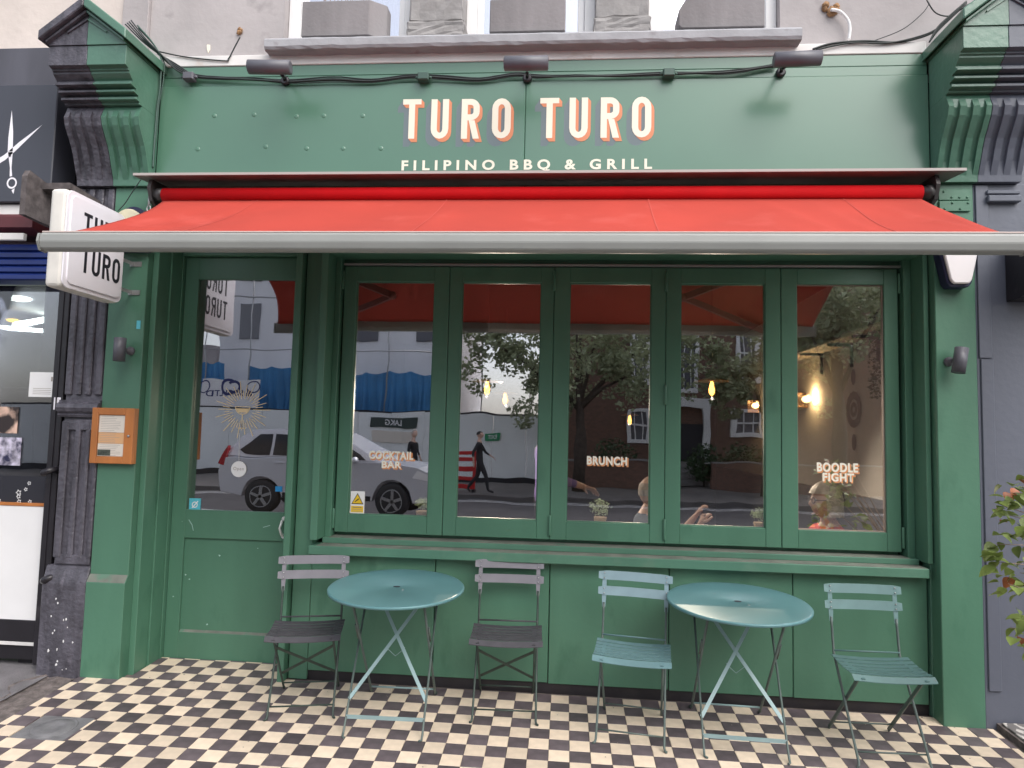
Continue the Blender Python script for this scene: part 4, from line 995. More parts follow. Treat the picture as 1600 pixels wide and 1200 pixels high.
p = at(326, 76, .16); bm = NB(); prism(bm, [(p.x - .012, p.z + .022), (p.x - .006, p.z + .028), (p.x + .010, p.z + .024), (p.x + .012, p.z - .01), (p.x, p.z - .035), (p.x - .008, p.z - .01)], 'Y', .154, .163); tag(obj('filler_patch', bm, M_letter), 'small cream filler drip on the grey stucco above a thin black cable', 'filler patch')
p = at(1298, 14, .16); fp = thing('foam_patch', 'brown expanding foam lump with a white pipe coming out of the stucco wall', 'pipe outlet', (p.x, .16, p.z))
bm = NB()
for k in range(9): ball(bm, (p.x + random.uniform(-.045, .045), .15, p.z + random.uniform(-.03, .03)), random.uniform(.016, .028), 2, (1, .7, 1), .5)
obj('foam', bm, M_foam, fp)
bm = NB(); cable(bm, [(1298, 15), (1312, 18), (1324, 30), (1328, 44), (1326, 62)], .12, .010, 8); obj('pipe', bm, M_white, fp)
# neighbouring upstairs wall on the left
nb = thing('neighbouring_upper_wall', 'cream rendered upper wall with a grey edge strip above the scissors sign', 'building', (-5, .3, 4.1))
bm = NB(); box(bm, -12, -3.095, YW + .004, .6, 3.9, 6.6); obj('wall', bm, M_cream, nb)
bm = NB(); box(bm, -3.093, -2.904, YW - .03, .6, 3.9, 6.6, .004); obj('edge_pilaster', bm, M_stucco, nb)

# ------------------------------------------------------------------ the hairdresser on the left
sal = thing('hairdresser_shopfront', 'dark hairdresser shopfront with glazed front and scissors sign', 'shopfront', (-5, 0.1, 0))
M_saldark = mat('slate_sign_panel', (0.055, 0.058, 0.075), 0.35, var=.15, vs=1.5, streak=True)
M_salgrey = mat('weathered_board', (0.085, 0.085, 0.105), 0.7, var=.3, vs=3, streak=True)
bm = NB(); box(bm, -9, -3.46, .06, .16, 3.92, 4.20, .004); obj('upper_board', bm, M_salgrey, sal)
bm = NB(); box(bm, -9, -3.375, -.06, .16, 3.06, 3.872, .006); obj('sign_panel', bm, M_saldark, sal)
bm = NB(); box(bm, -9, -3.36, -.03, .16, 2.985, 3.056, .003); obj('white_trim', bm, M_flash, sal)
YS = -.0612
def S2(px): return [(lambda q: (q.x, YS, q.z))(at(x, y, YS)) for x, y in px]
bm = NB()
for poly in ([(18.5, 172), (20.5, 205), (20, 236), (12, 237), (13, 215)], [(66, 195), (24, 236), (8, 250), (-2, 256), (-6, 250), (8, 241), (30, 222)], [(12.5, 238), (20, 237), (18, 262), (19, 275), (15, 276), (15.5, 262)], [(18, 297), (23, 294), (21, 303), (19, 300)]):
    f = bm.faces.new([bm.verts.new(q) for q in S2(poly)])
    for v in f.verts: pass
q = at(18.5, 286, YS); ring(bm, q.x, q.z, .033, .006, YS - .0004, 0, 360, 32, .92)
obj('scissors_emblem', bm, M_sign, sal, fix=False)
bm = NB(); q = at(15.5, 243, YS - .001); lathe(bm, [(.008, 0), (.008, -.003)], 12, (q.x, YS - .001, q.z), 'Y'); obj('scissor_pivot', bm, M_ink, sal)
bm = NB(); prism(bm, [(.10, 2.975), (-.10, 2.965), (-.16, 2.93), (-.16, 2.86), (-.05, 2.835), (.10, 2.835)], 'X', -9, -3.40); obj('awning_cassette', bm, mat('dark_red_cassette', (0.10, 0.02, 0.025), .5, var=.2), sal)
bm = NB(); box(bm, -9, -3.42, -.20, -.17, 2.765, 2.81, .003); obj('awning_bar', bm, M_flash, sal)
bm = NB()
for k in range(5): prism(bm, [(.05, 2.765 - k * .048), (-.09, 2.765 - k * .048), (-.10, 2.755 - k * .048), (-.10, 2.728 - k * .048), (-.085, 2.72 - k * .048), (.05, 2.72 - k * .048)], 'X', -9, -3.30)
obj('roller_shutter', bm, mat('blue_shutter', (0.008, 0.025, 0.16), .35), sal, kind='stuff')
bm = NB(); box(bm, -3.335, -3.255, .03, .14, .05, 2.53, .004); box(bm, -3.30, -3.292, .024, .0295, .05, 2.53); obj('door_frame', bm, M_black, sal)
bm = NB(); box(bm, -9, -3.337, .07, .13, .175, .315, .004); box(bm, -9, -3.337, .085, .12, .06, .150, .003); obj('bottom_rail', bm, M_black, sal)
bm = NB(); box(bm, -9, -3.337, .07, .13, .152, .174, .002); obj('threshold_strip', bm, M_flash, sal)
bm = NB(); box(bm, -9, -3.336, .095, .101, .316, 2.53); obj('pane', bm, M_salonglass, sal)
for y_, w_ in ((738, .018), (905, .016)):
    bm = NB(); q = at(75, y_, .0); tube(bm, [(q.x + .05, .03, q.z + .02), (q.x + .03, -.02, q.z + .015), (q.x, -.03, q.z), (q.x - .02, -.02, q.z - .01)], [.02, .02, .024, .018], 10); obj('handle', bm, M_black, sal)
# things in its window
def card(name, label, cat, x0, y0, x1, y1, Y, m, t=.004):
    a, b = at(x0, y1, Y), at(x1, y0, Y); bm = NB(); box(bm, a.x, b.x, Y, Y + t, a.z, b.z, .001); return tag(obj(name, bm, m), label, cat), a, b
o, a, b = card('white_board', 'blank white board with an orange wooden top rail standing in the hairdresser window', 'board', -30, 792, 71, 966, .075, M_white, .012)
bm = NB(); box(bm, a.x - .005, b.x + .003, .070, .092, b.z + .001, b.z + .022, .002); obj('top_rail', bm, M_oak, o)
o, a, b = card('notice_sheet', 'white printed notice stuck inside the hairdresser glass beside the black post', 'notice', 44, 582, 85, 620, .0895, M_white)
bm = NB()
for k in range(4): quad(bm, (a.x + .03, 0.0889, a.z + .02 + k * .012), (b.x - .015, 0.0889, a.z + .02 + k * .012), (b.x - .015, 0.0889, a.z + .023 + k * .012), (a.x + .03, 0.0889, a.z + .023 + k * .012))
quad(bm, (b.x - .02, 0.0888, b.z - .06), (b.x - .008, 0.0888, b.z - .06), (b.x - .008, 0.0888, b.z - .03), (b.x - .02, 0.0888, b.z - .03)); obj('print', bm, M_print, o, fix=False)
M_skinp = mat('warm_photo_print', (0.62, 0.42, 0.33), .5, var=.5, vs=9, dark=(0.03, 0.02, 0.02), ds=7, dthr=.47)
M_violp = mat('violet_photo_print', (0.42, 0.39, 0.48), .5, var=.6, vs=26, dark=(0.02, 0.02, 0.06), ds=14, dthr=.5)
card('photo_poster', 'upper brown toned hair photograph in the hairdresser window', 'poster', -30, 636, 29, 676, .0895, M_skinp)
card('photo_poster', 'lower violet toned hair photograph in the hairdresser window', 'poster', -30, 684, 34, 726, .0895, M_violp)
card('post_sticker', 'small pale printed sticker on the black hairdresser door post', 'sticker', 83, 621, 95, 640, .0285, M_sign, .0015)
o, a, b = card('chalk_sign', 'dark chalkboard strip with white star doodles low in the hairdresser window', 'sign', -60, 745, 72, 786, .0895, M_ink)
bm = NB()
for k in range(12):
    x, z = random.uniform(a.x + .1, b.x - .03), random.uniform(a.z + .02, b.z - .02); n = 5; r_ = random.uniform(.012, .022); w = .002
    P = [Vector((x + r_ * (1 if i % 2 else .45) * math.cos(PI * i / n), 0, z + r_ * (1 if i % 2 else .45) * math.sin(PI * i / n))) for i in range(2 * n)]
    for i in range(2 * n):
        p0, p1 = P[i], P[(i + 1) % (2 * n)]; d = (p1 - p0).normalized(); nn = Vector((-d.z, 0, d.x)) * w
        quad(bm, (p0.x - nn.x, 0.0889 - k * .00003, p0.z - nn.z), (p1.x - nn.x, 0.0889 - k * .00003, p1.z - nn.z), (p1.x + nn.x, 0.0889 - k * .00003, p1.z + nn.z), (p0.x + nn.x, 0.0889 - k * .00003, p0.z + nn.z))
obj('chalk_doodle', bm, M_white, o, fix=False)
# its room
bm = NB(); box(bm, -9, -3.26, 4.2, 4.3, .05, 2.75); obj('hairdresser_back_wall', bm, M_photo, kind='structure')
bm = NB(); box(bm, -3.25, -3.15, .31, 4.3, .05, 2.85); obj('hairdresser_side_wall', bm, mat('grey_room_wall', (.12, .12, .125), .9), kind='structure')
bm = NB(); box(bm, -9, -3.26, .15, 4.3, 2.75, 2.85); obj('hairdresser_ceiling', bm, mat('grey_ceiling', (.42, .41, .40), .9), kind='structure')
bm = NB(); box(bm, -9, -3.26, .15, 4.3, -.05, .05); obj('hairdresser_floor', bm, M_photo, kind='structure')
bm = NB(); box(bm, -6.2, -3.27, 2.2, 2.5, .06, 1.95, .01); tag(obj('dark_cabinet', bm, M_ink), 'tall dark cabinet inside the hairdresser behind the posters', 'cabinet')
M_tubelight = emit('tube_light', (.85, 1.0, .95), 4.0)
q = atZ(26, 466, 2.74); bm = NB(); lathe(bm, [(.10, -.012), (.11, 0), (.11, .01)], 28, (q.x, q.y, 2.738)); tag(obj('ceiling_disc_light', bm, M_tubelight), 'round white disc light on the hairdresser ceiling', 'light')
q0, q1 = at(-40, 508, 1.6), at(92, 519, 1.3); bm = NB(); tube(bm, [q0, q1], .018, 10); tag(obj('tube_light', bm, M_tubelight), 'long white tube light running to the hairdresser door post', 'light')
q0, q1 = at(24, 508, 1.9), at(72, 499, 2.6); bm = NB(); tube(bm, [q0, q1], .030, 10); tag(obj('tube_light', bm, M_tubelight), 'short slanting tube light below the round ceiling disc', 'light')
q = at(20, 501, 2.2); bm = NB(); ball(bm, q, .05, 2, (1.2, 1, .35)); tag(obj('yellow_lamp', bm, emit('yellow_lamp', (1, .65, .05), 1.6)), 'small yellow lamp beside the slanting tube light', 'light')

# ------------------------------------------------------------------ right neighbour
bm = NB()
M_pat = bpy.data.materials.new('patterned_tile'); M_pat.use_nodes = True
nt = M_pat.node_tree; N, L = nt.nodes, nt.links; tc = N.new('ShaderNodeTexCoord'); b_ = N['Principled BSDF']; b_.inputs['Roughness'].default_value = .55
mp = N.new('ShaderNodeMapping'); mp.inputs['Scale'].default_value = (5, 5, 5); L.new(tc.outputs['Object'], mp.inputs[0])
w1 = N.new('ShaderNodeTexVoronoi'); w1.feature = 'F1'; w1.inputs['Randomness'].default_value = 0; w1.inputs['Scale'].default_value = 1; L.new(mp.outputs[0], w1.inputs['Vector'])
sn = N.new('ShaderNodeMath'); sn.operation = 'MULTIPLY'; sn.inputs[1].default_value = 26; L.new(w1.outputs['Distance'], sn.inputs[0])
nz = N.new('ShaderNodeTexNoise'); nz.inputs['Scale'].default_value = 18; L.new(tc.outputs['Object'], nz.inputs['Vector'])
ad = N.new('ShaderNodeMath'); ad.operation = 'MULTIPLY_ADD'; ad.inputs[1].default_value = 7; L.new(nz.outputs[0], ad.inputs[0]); L.new(sn.outputs[0], ad.inputs[2])
si = N.new('ShaderNodeMath'); si.operation = 'SINE'; L.new(ad.outputs[0], si.inputs[0])
cr = N.new('ShaderNodeValToRGB'); cr.color_ramp.elements[0].position = .25; cr.color_ramp.elements[0].color = (.16, .15, .145, 1); cr.color_ramp.elements[1].position = .55; cr.color_ramp.elements[1].color = (.55, .52, .48, 1)
L.new(si.outputs[0], cr.inputs[0]); L.new(cr.outputs[0], b_.inputs['Base Color'])
st = thing('patterned_doorstep', 'grey and white patterned tile step below the slate blue wall', 'doorstep', (2.9, -.2, 0))
bm = NB(); box(bm, 2.545, 3.6, -.62, .009, -.12, .022)
for v in bm.verts: v.co.z += GY * v.co.y
obj('mortar_bed', bm, M_grit, st)
for i in range(4):
    for j in range(3):
        bm = NB(); box(bm, 2.562 + i * .2, 2.759 + i * .2, -.005 - (j + 1) * .2, -.008 - j * .2, .0225, .034, .003)
        for v in bm.verts: v.co.z += GY * v.co.y
        obj('tile', bm, M_pat, st)
bm = NB(); q = at(1588, 450, -.15); prism(bm, [(-.45, q.z + .22), (-.45, q.z + .05), (-.10, q.z - .05), (.008, q.z - .05), (.008, q.z + .30)], 'X', 2.66, 2.95, .004); tag(obj('awning_bracket_box', bm, M_black), 'dark box of the neighbouring awning jutting from the slate blue wall', 'awning box')
# climbing plant at the right edge
M_leaf = mat('plant_leaf', (0.21, 0.28, 0.07), .5, var=.35, vs=14, trans=.25, rnd=.3)
M_leafred = mat('reddish_leaf', (0.42, 0.13, 0.05), .5, var=.4, vs=12, trans=.2, rnd=.25)
M_twig = mat('twig', (.30, .22, .17), .8)
def leaf_mesh(l, w, m, cup=.25):
    bm = NB(); n = 5; L_ = []
    for i in range(n + 1):
        t = i / n; ww = w * math.sin(PI * (t ** .8)) ** .9 if 0 < t < 1 else 0.0005
        z = -cup * l * t * t
        L_.append([bm.verts.new(c) for c in ((-ww, l * t, z + ww * .35), (0, l * t, z), (ww, l * t, z + ww * .35))])
    for p, q in zip(L_, L_[1:]):
        for k in range(2): f = bm.faces.new((p[k], p[k + 1], q[k + 1], q[k])); f.smooth = True
    return mesh_of('leaf', bm, m)
LM = [leaf_mesh(.072, .027, M_leaf), leaf_mesh(.056, .023, M_leaf, .4), leaf_mesh(.056, .021, M_leafred, .35)]
pl = thing('potted_shrub', 'leafy shrub with green and reddish leaves in front of the slate blue wall', 'shrub', (2.62, -.95, gz(2.6, -.95)))
bm = NB(); bx, by = 2.62, -.95; z0 = gz(bx, by); lathe(bm, [(.14, 0), (.20, .36), (.22, .37), (.22, .40), (.19, .40), (.18, .34)], 28, (bx, by, z0)); obj('pot', bm, mat('terracotta', (.35, .14, .08), .8, var=.1), pl)
bm = NB(); tips = []
for (x, y, d) in ((1568, 790, -.85), (1580, 770, -.75), (1598, 760, -.9), (1560, 800, -.7), (1590, 825, -.8), (1558, 878, -.85), (1575, 912, -.9), (1594, 895, -.7), (1578, 980, -.85), (1590, 970, -.7), (1600, 1005, -.8), (1556, 850, -.8), (1608, 840, -.8)):
    q = at(x, y, d); tips.append(q); mid = Vector((q.x + .14, (q.y + by) / 2, q.z - .02 + random.uniform(-.05, .03)))
    tube(bm, [(bx + random.uniform(-.05, .05), by, z0 + .35), (bx + .03, (mid.y + by) / 2, (z0 + .35 + mid.z) / 2), mid, q], [.007, .005, .003, .0015], 6)
obj('stem', bm, M_twig, pl)
for q in tips:
    for k in range(random.randint(8, 12)):
        me = LM[random.choice((0, 0, 0, 0, 1, 1, 1, 1, 1, 2))]; o = bpy.data.objects.new('leaf', me); COL.objects.link(o); o.parent = pl
        o.location = q + Vector((random.uniform(-.03, .07), random.uniform(-.05, .05), random.uniform(-.05, .05))) - Vector(pl.location)
        o.rotation_euler = (random.uniform(-.9, .3), random.uniform(-.7, .7), random.uniform(0, 2 * PI)); s = random.uniform(.7, 1.25); o.scale = (s, s, s)

bm = NB()
for k in range(34): leafball(bm, (random.uniform(3.12, 3.45), random.uniform(-2.4, -.75), gz(2.8, -1.2) + random.uniform(.35, 1.15)), random.uniform(.13, .22), 60, .045)
obj('foliage', bm, M_trail, pl)
bm = NB(); box(bm, 3.0, 3.6, -2.6, -1.2, gz(2.8, -2.6) - .05, gz(2.8, -1.6) + .36, .01); obj('planter_box', bm, mat('dark_planter', (.05, .05, .055), .7), pl)
# ------------------------------------------------------------------ dining room behind the glass
M_wallwarm = mat('greige_wall', (0.52, 0.50, 0.46), .9, var=.08, vs=2)
M_walldark = mat('dark_brown_wall', (0.022, 0.017, 0.015), .9, var=.3, vs=1.5)
M_ceil = mat('dark_ceiling', (0.05, 0.042, 0.038), .9)
bm = NB(); box(bm, -2.74, 2.58, .42, 7.1, -.1, .059); obj('dining_room_floor', bm, mat('dark_wood_floor', (.03, .02, .016), .5, var=.3, vs=3), kind='structure')
bm = NB(); box(bm, -2.74, 2.58, 7.0, 7.1, .06, 3.05); obj('dining_room_back_wall', bm, M_walldark, kind='structure')
bm = NB(); box(bm, 2.48, 2.58, .42, 6.999, .06, 3.05); obj('dining_room_side_wall', bm, M_wallwarm, kind='structure')
bm = NB(); box(bm, -2.74, -2.645, .42, 6.999, .06, 3.05); obj('dining_room_side_wall', bm, M_walldark, kind='structure')
bm = NB(); box(bm, -2.74, 2.58, .41, 7.1, 3.05, 3.15); obj('dining_room_ceiling', bm, M_ceil, kind='structure')
bm = NB(); box(bm, -1.68, 2.47, .405, .42, .06, .98); box(bm, -1.68, 2.47, .302, .56, .985, 1.018, .004); tag(obj('window_board', bm, mat('dark_window_board', (.05, .04, .035), .4)), 'dark inner window board where the small plants stand', 'window board')
def pendant(label, px, py, Y, rad, warm=1.0):
    q = at(px, py, Y); r = thing('pendant_lamp', label, 'pendant lamp', (q.x, Y, 3.05), 'lit pendant lamps in the dining room')
    bm = NB(); lathe(bm, [(.010, .10), (.03, .085), (rad, .058), (rad + .002, .052), (rad - .004, .050), (.03, .072)], 32, q); obj('lamp_shade', bm, mat('copper_shade', (.55, .26, .08), .35, metal=.6), r)
    bm = NB(); lathe(bm, [(.006, -.075), (.022, -.055), (.026, -.02), (.017, .02), (.012, .05)], 16, q); obj('bulb', bm, emit('amber_bulb', (1, .46, .08), 9.0 * warm * .6), r)
    bm = NB(); tube(bm, [q + Vector((0, 0, .1)), Vector((q.x, Y, 3.05))], .004, 6); obj('cord', bm, M_black, r)
    l = bpy.data.lights.new('glow', 'SPOT'); l.energy = 85; l.color = (1, .84, .66); l.shadow_soft_size = .012; l.spot_size = math.radians(125); l.spot_blend = .6; lo = bpy.data.objects.new('glow', l); COL.objects.link(lo); lo.parent = r; lo.location = Vector((q.x, Y, q.z - .090)) - Vector(r.location); lo.rotation_euler = Vector((0, .72, .70)).to_track_quat('Z', 'Y').to_euler()  # spot added at the bulb, tilted towards the window to brighten the diners
pendant('lit pendant lamp with flat copper shade seen through the second window, hanging in front', 761, 605, 2.0, .145)
pendant('smaller lit pendant lamp hanging behind the nearer one in the second window', 789, 622, 3.6, .15, .8)
pendant('lit pendant lamp with flat copper shade seen through the fourth window', 1112, 605, 2.0, .145)
pendant('distant lit pendant lamp with red glow seen through the third window', 984, 655, 5.2, .12, .7)
def sconce(label, px, py, Y, red=False):
    q = at(px, py, Y); r = thing('wall_light', label, 'lamp', (q.x, Y, q.z), 'lit globe lamps in the dining room')
    bm = NB(); ball(bm, q, .045, 2, (1, 1, .8)); obj('globe', bm, emit('warm_globe', (1, .66, .28), 3.0), r)
    bm = NB(); box(bm, q.x - .07, q.x + .07, Y + .08, Y + .10, q.z - .08, q.z + .07, .005); obj('back_plate', bm, mat('amber_plate', (.22, .11, .04), .5), r)
    bm = NB(); tube(bm, [(q.x, Y + .08, q.z + .05), (q.x, Y, q.z + .06), (q.x, Y, q.z + .03)], .008, 6); obj('bracket', bm, M_black, r)
    l = bpy.data.lights.new('glow', 'POINT'); l.energy = 6; l.color = (1, .66, .30); l.shadow_soft_size = .02; lo = bpy.data.objects.new('glow', l); COL.objects.link(lo); lo.parent = r; lo.location = (0.0, -.12, .02)
sconce('lit globe lamp near the flat copper pendant in the unlettered window', 1180, 634, 4.2)
sconce('lit globe lamp glowing on the greige wall beside the shelf', 1260, 624, 2.75)
# shelf on the right wall with black brackets and trailing plant
sx = 2.478
sh = thing('wall_shelf', 'pale shelf on black brackets along the greige wall', 'shelf', (sx, 1.6, 2.1))
zsh = atX(1333, 537, 2.478).z
bm = NB(); box(bm, sx - .22, sx, .60, 3.4, zsh, zsh + .025, .003); obj('board', bm, mat('shelf_board', (.40, .34, .28), .6), sh)
for px_, py_ in ((1286, 553), (1333, 537), (1375, 516)):
    yy = atX(px_, py_, sx - .003).y
    bm = NB(); box(bm, sx - .21, sx - .002, yy, yy + .022, zsh - .024, zsh - .001, .002); box(bm, sx - .024, sx - .002, yy, yy + .022, zsh - .20, zsh - .025, .002); obj('bracket', bm, M_black, sh)
tq = at(1372, 520, 1.0)
tp = thing('trailing_plant', 'dark trailing plant hanging from the pale wall shelf', 'plant', (tq.x, 1.0, zsh + .03))
bm = NB()
for s_ in range(9):
    x, y = tq.x + random.uniform(-.05, .06), 1.0 + random.uniform(-.08, .08)
    for k in range(26): leafball(bm, (x + random.uniform(-.02, .02), y + random.uniform(-.02, .02), zsh + .12 - k * .024 - random.uniform(0, .02)), .012, 2, .018)
obj('foliage', bm, M_trail, tp)
bm = NB(); lathe(bm, [(.045, 0), (.06, .09), (.05, .09)], 16, (tq.x, 1.0, zsh + .026)); obj('pot', bm, M_white, tp)
M_art = mat('brown_stencil', (.040, .024, .017), .8, var=.3, vs=20)
q = atX(1334, 640, sx - .003); ay, az = q.y, q.z
bm = NB()
def spot(y, z, ry, rz): bm.faces.new([bm.verts.new((sx - .004, y + ry * math.cos(t), z + rz * math.sin(t))) for t in [2 * PI * k / 12 for k in range(12)]])
def dring(r0, r1, n=28):
    A = [bm.verts.new((sx - .0035, ay + r0 * math.cos(2 * PI * k / n), az + r0 * math.sin(2 * PI * k / n))) for k in range(n)]; B = [bm.verts.new((sx - .0035, ay + r1 * (1 + .05 * (k % 2)) * math.cos(2 * PI * k / n), az + r1 * (1 + .05 * (k % 2)) * math.sin(2 * PI * k / n))) for k in range(n)]
    for k in range(n): bm.faces.new((A[k], A[(k + 1) % n], B[(k + 1) % n], B[k]))
dring(.088, .150); dring(.026, .062)
for s_ in (-1, 1): spot(ay, az + s_ * .275, .045, .07)
tag(obj('wall_stencil', bm, M_art, fix=False), 'round brown dotted stencil on the greige wall behind the last window', 'wall art')
bm = NB(); zd = atX(1310, 767, sx).z; box(bm, sx - .03, sx - .001, .43, 6.9, .06, zd, .004); tag(obj('bench_back', bm, mat('dark_bench', (.03, .026, .026), .6)), 'dark bench back running along the foot of the greige wall', 'bench')
# small plants on the window board
M_euc = mat('pale_green_leaf', (.46, .56, .36), .6, var=.25, vs=30)
M_pot = mat('wicker_pot', (.42, .30, .17), .8, var=.2, vs=30)
for (x, y, Y, lb, R) in ((660, 783, .35, 'small pale green potted plant in the window with the cocktail bar lettering', .055), (938, 793, .35, 'bushy pale green potted plant under the brunch lettering', .078), (1188, 803, .35, 'small pale green potted plant in the window without lettering nearest the last window', .062)):
    q = at(x, y, Y); r = thing('potted_plant', lb, 'plant', (q.x, Y, 1.018), 'potted plants on the inner window board')
    bm = NB(); leafball(bm, (q.x, Y, 1.018 + .075 + R * .55), R, 230, .013, .75); obj('foliage', bm, M_euc, r)
    bm = NB(); lathe(bm, [(.034, 0), (.043, .055), (.038, .055)], 18, (q.x, Y, 1.018)); obj('pot', bm, M_pot, r)

# ------------------------------------------------------------------ people
M_skin = mat('skin', (.66, .42, .32), .55, var=.08, vs=12)
def body(joints, edges, mats_by_label, name):
    """joints: name -> (co, rx, ry); edges: (a, b, material index); one continuous skinned surface"""
    names = list(joints); me = bpy.data.meshes.new(name); me.from_pydata([joints[k][0] for k in names], [(names.index(a), names.index(b)) for a, b, _ in edges], [])
    o = bpy.data.objects.new(name, me); COL.objects.link(o)
    md = o.modifiers.new('s', 'SKIN'); md.use_smooth_shade = True
    for i, k in enumerate(names):
        sv = me.skin_vertices[0].data[i]; sv.radius = joints[k][1:3]; sv.use_root = (i == 0)
    sb = o.modifiers.new('u', 'SUBSURF'); sb.levels = 2
    dg = bpy.context.evaluated_depsgraph_get(); m2 = bpy.data.meshes.new_from_object(o.evaluated_get(dg)); bpy.data.objects.remove(o)
    m2.materials.clear()
    for m in mats_by_label: m2.materials.append(m)
    seg = [(Vector(joints[a][0]), Vector(joints[b][0]), mi) for a, b, mi in edges]
    for f in m2.polygons:
        c = f.center; best = (9, 0)
        for a, b, mi in seg:
            ab = b - a; t = max(0, min(1, (c - a).dot(ab) / max(1e-9, ab.length_squared))); d = (a + ab * t - c).length
            if d < best[0]: best = (d, mi)
        f.material_index = best[1]; f.use_smooth = True
    return m2
def head_bm(bm, c, yaw, s=1.0):
    """head with brow, nose, mouth, chin, ears, facing -Y before the turn"""
    d = bmesh.ops.create_uvsphere(bm, u_segments=28, v_segments=20, radius=1)
    R = Matrix.Rotation(yaw, 3, 'Z')
    for v in d['verts']:
        x, y, z = v.co; X, Y, Z = x * .077, y * .096, z * .118
        if z < 0: X *= 1 - .30 * (-z) ** 1.3; Y *= 1 - .16 * (-z) ** 2; 
        if y < 0:
            if z < -.2: Y -= .012 * (-z)
            Y -= .026 * math.exp(-((x / .17) ** 2)) * math.exp(-(((z + .12) / .15) ** 2)) * (1 if y < -.5 else 0)
            Y += .010 * math.exp(-(((abs(x) - .38) / .16) ** 2)) * math.exp(-(((z - .10) / .12) ** 2))
            Y -= .006 * math.exp(-((x / .30) ** 2)) * math.exp(-(((z + .52) / .08) ** 2))
        v.co = Vector(c) + R @ Vector((X, Y, Z)) * s
        for f in v.link_faces: f.smooth = True
    for sx_ in (-1, 1):
        e = bmesh.ops.create_icosphere(bm, subdivisions=2, radius=1)
        for v in e['verts']: v.co = Vector(c) + R @ Vector((sx_ * .076 + v.co.x * .010, .012 + v.co.y * .018, v.co.z * .030 - .005)) * s
def hand_edges(J, E, side, wrist, fwd, pal, mi, curl=.4):
    """palm plus five unequal fingers and a side thumb"""
    w = Vector(wrist); f = Vector(fwd).normalized(); p = Vector(pal).normalized(); sd = f.cross(p).normalized()
    J[side + 'palm'] = (tuple(w + f * .055), .024, .014); E.append((side + 'wrist', side + 'palm', mi))
    for k, (off, l) in enumerate(((-.030, .070), (-.010, .082), (.010, .076), (.030, .060))):
        a = w + f * .095 + sd * off; b = a + (f * math.cos(curl) + p * math.sin(curl)) * l * .55; c = b + (f * math.cos(curl * 2.4) + p * math.sin(curl * 2.4)) * l * .5
        for n_, q, r in (('a', a, .0095), ('b', b, .0085), ('c', c, .0070)): J[side + str(k) + n_] = (tuple(q), r, r)
        E += [(side + 'palm', side + str(k) + 'a', mi), (side + str(k) + 'a', side + str(k) + 'b', mi), (side + str(k) + 'b', side + str(k) + 'c', mi)]
    a = w + f * .035 - sd * .034; b = a + (f * .8 - sd * .6) .normalized() * .045; c = b + (f + p * .5).normalized() * .03
    for n_, q, r in (('ta', a, .011), ('tb', b, .010), ('tc', c, .008)): J[side + n_] = (tuple(q), r, r)
    E += [(side + 'palm', side + 'ta', mi), (side + 'ta', side + 'tb', mi), (side + 'tb', side + 'tc', mi)]
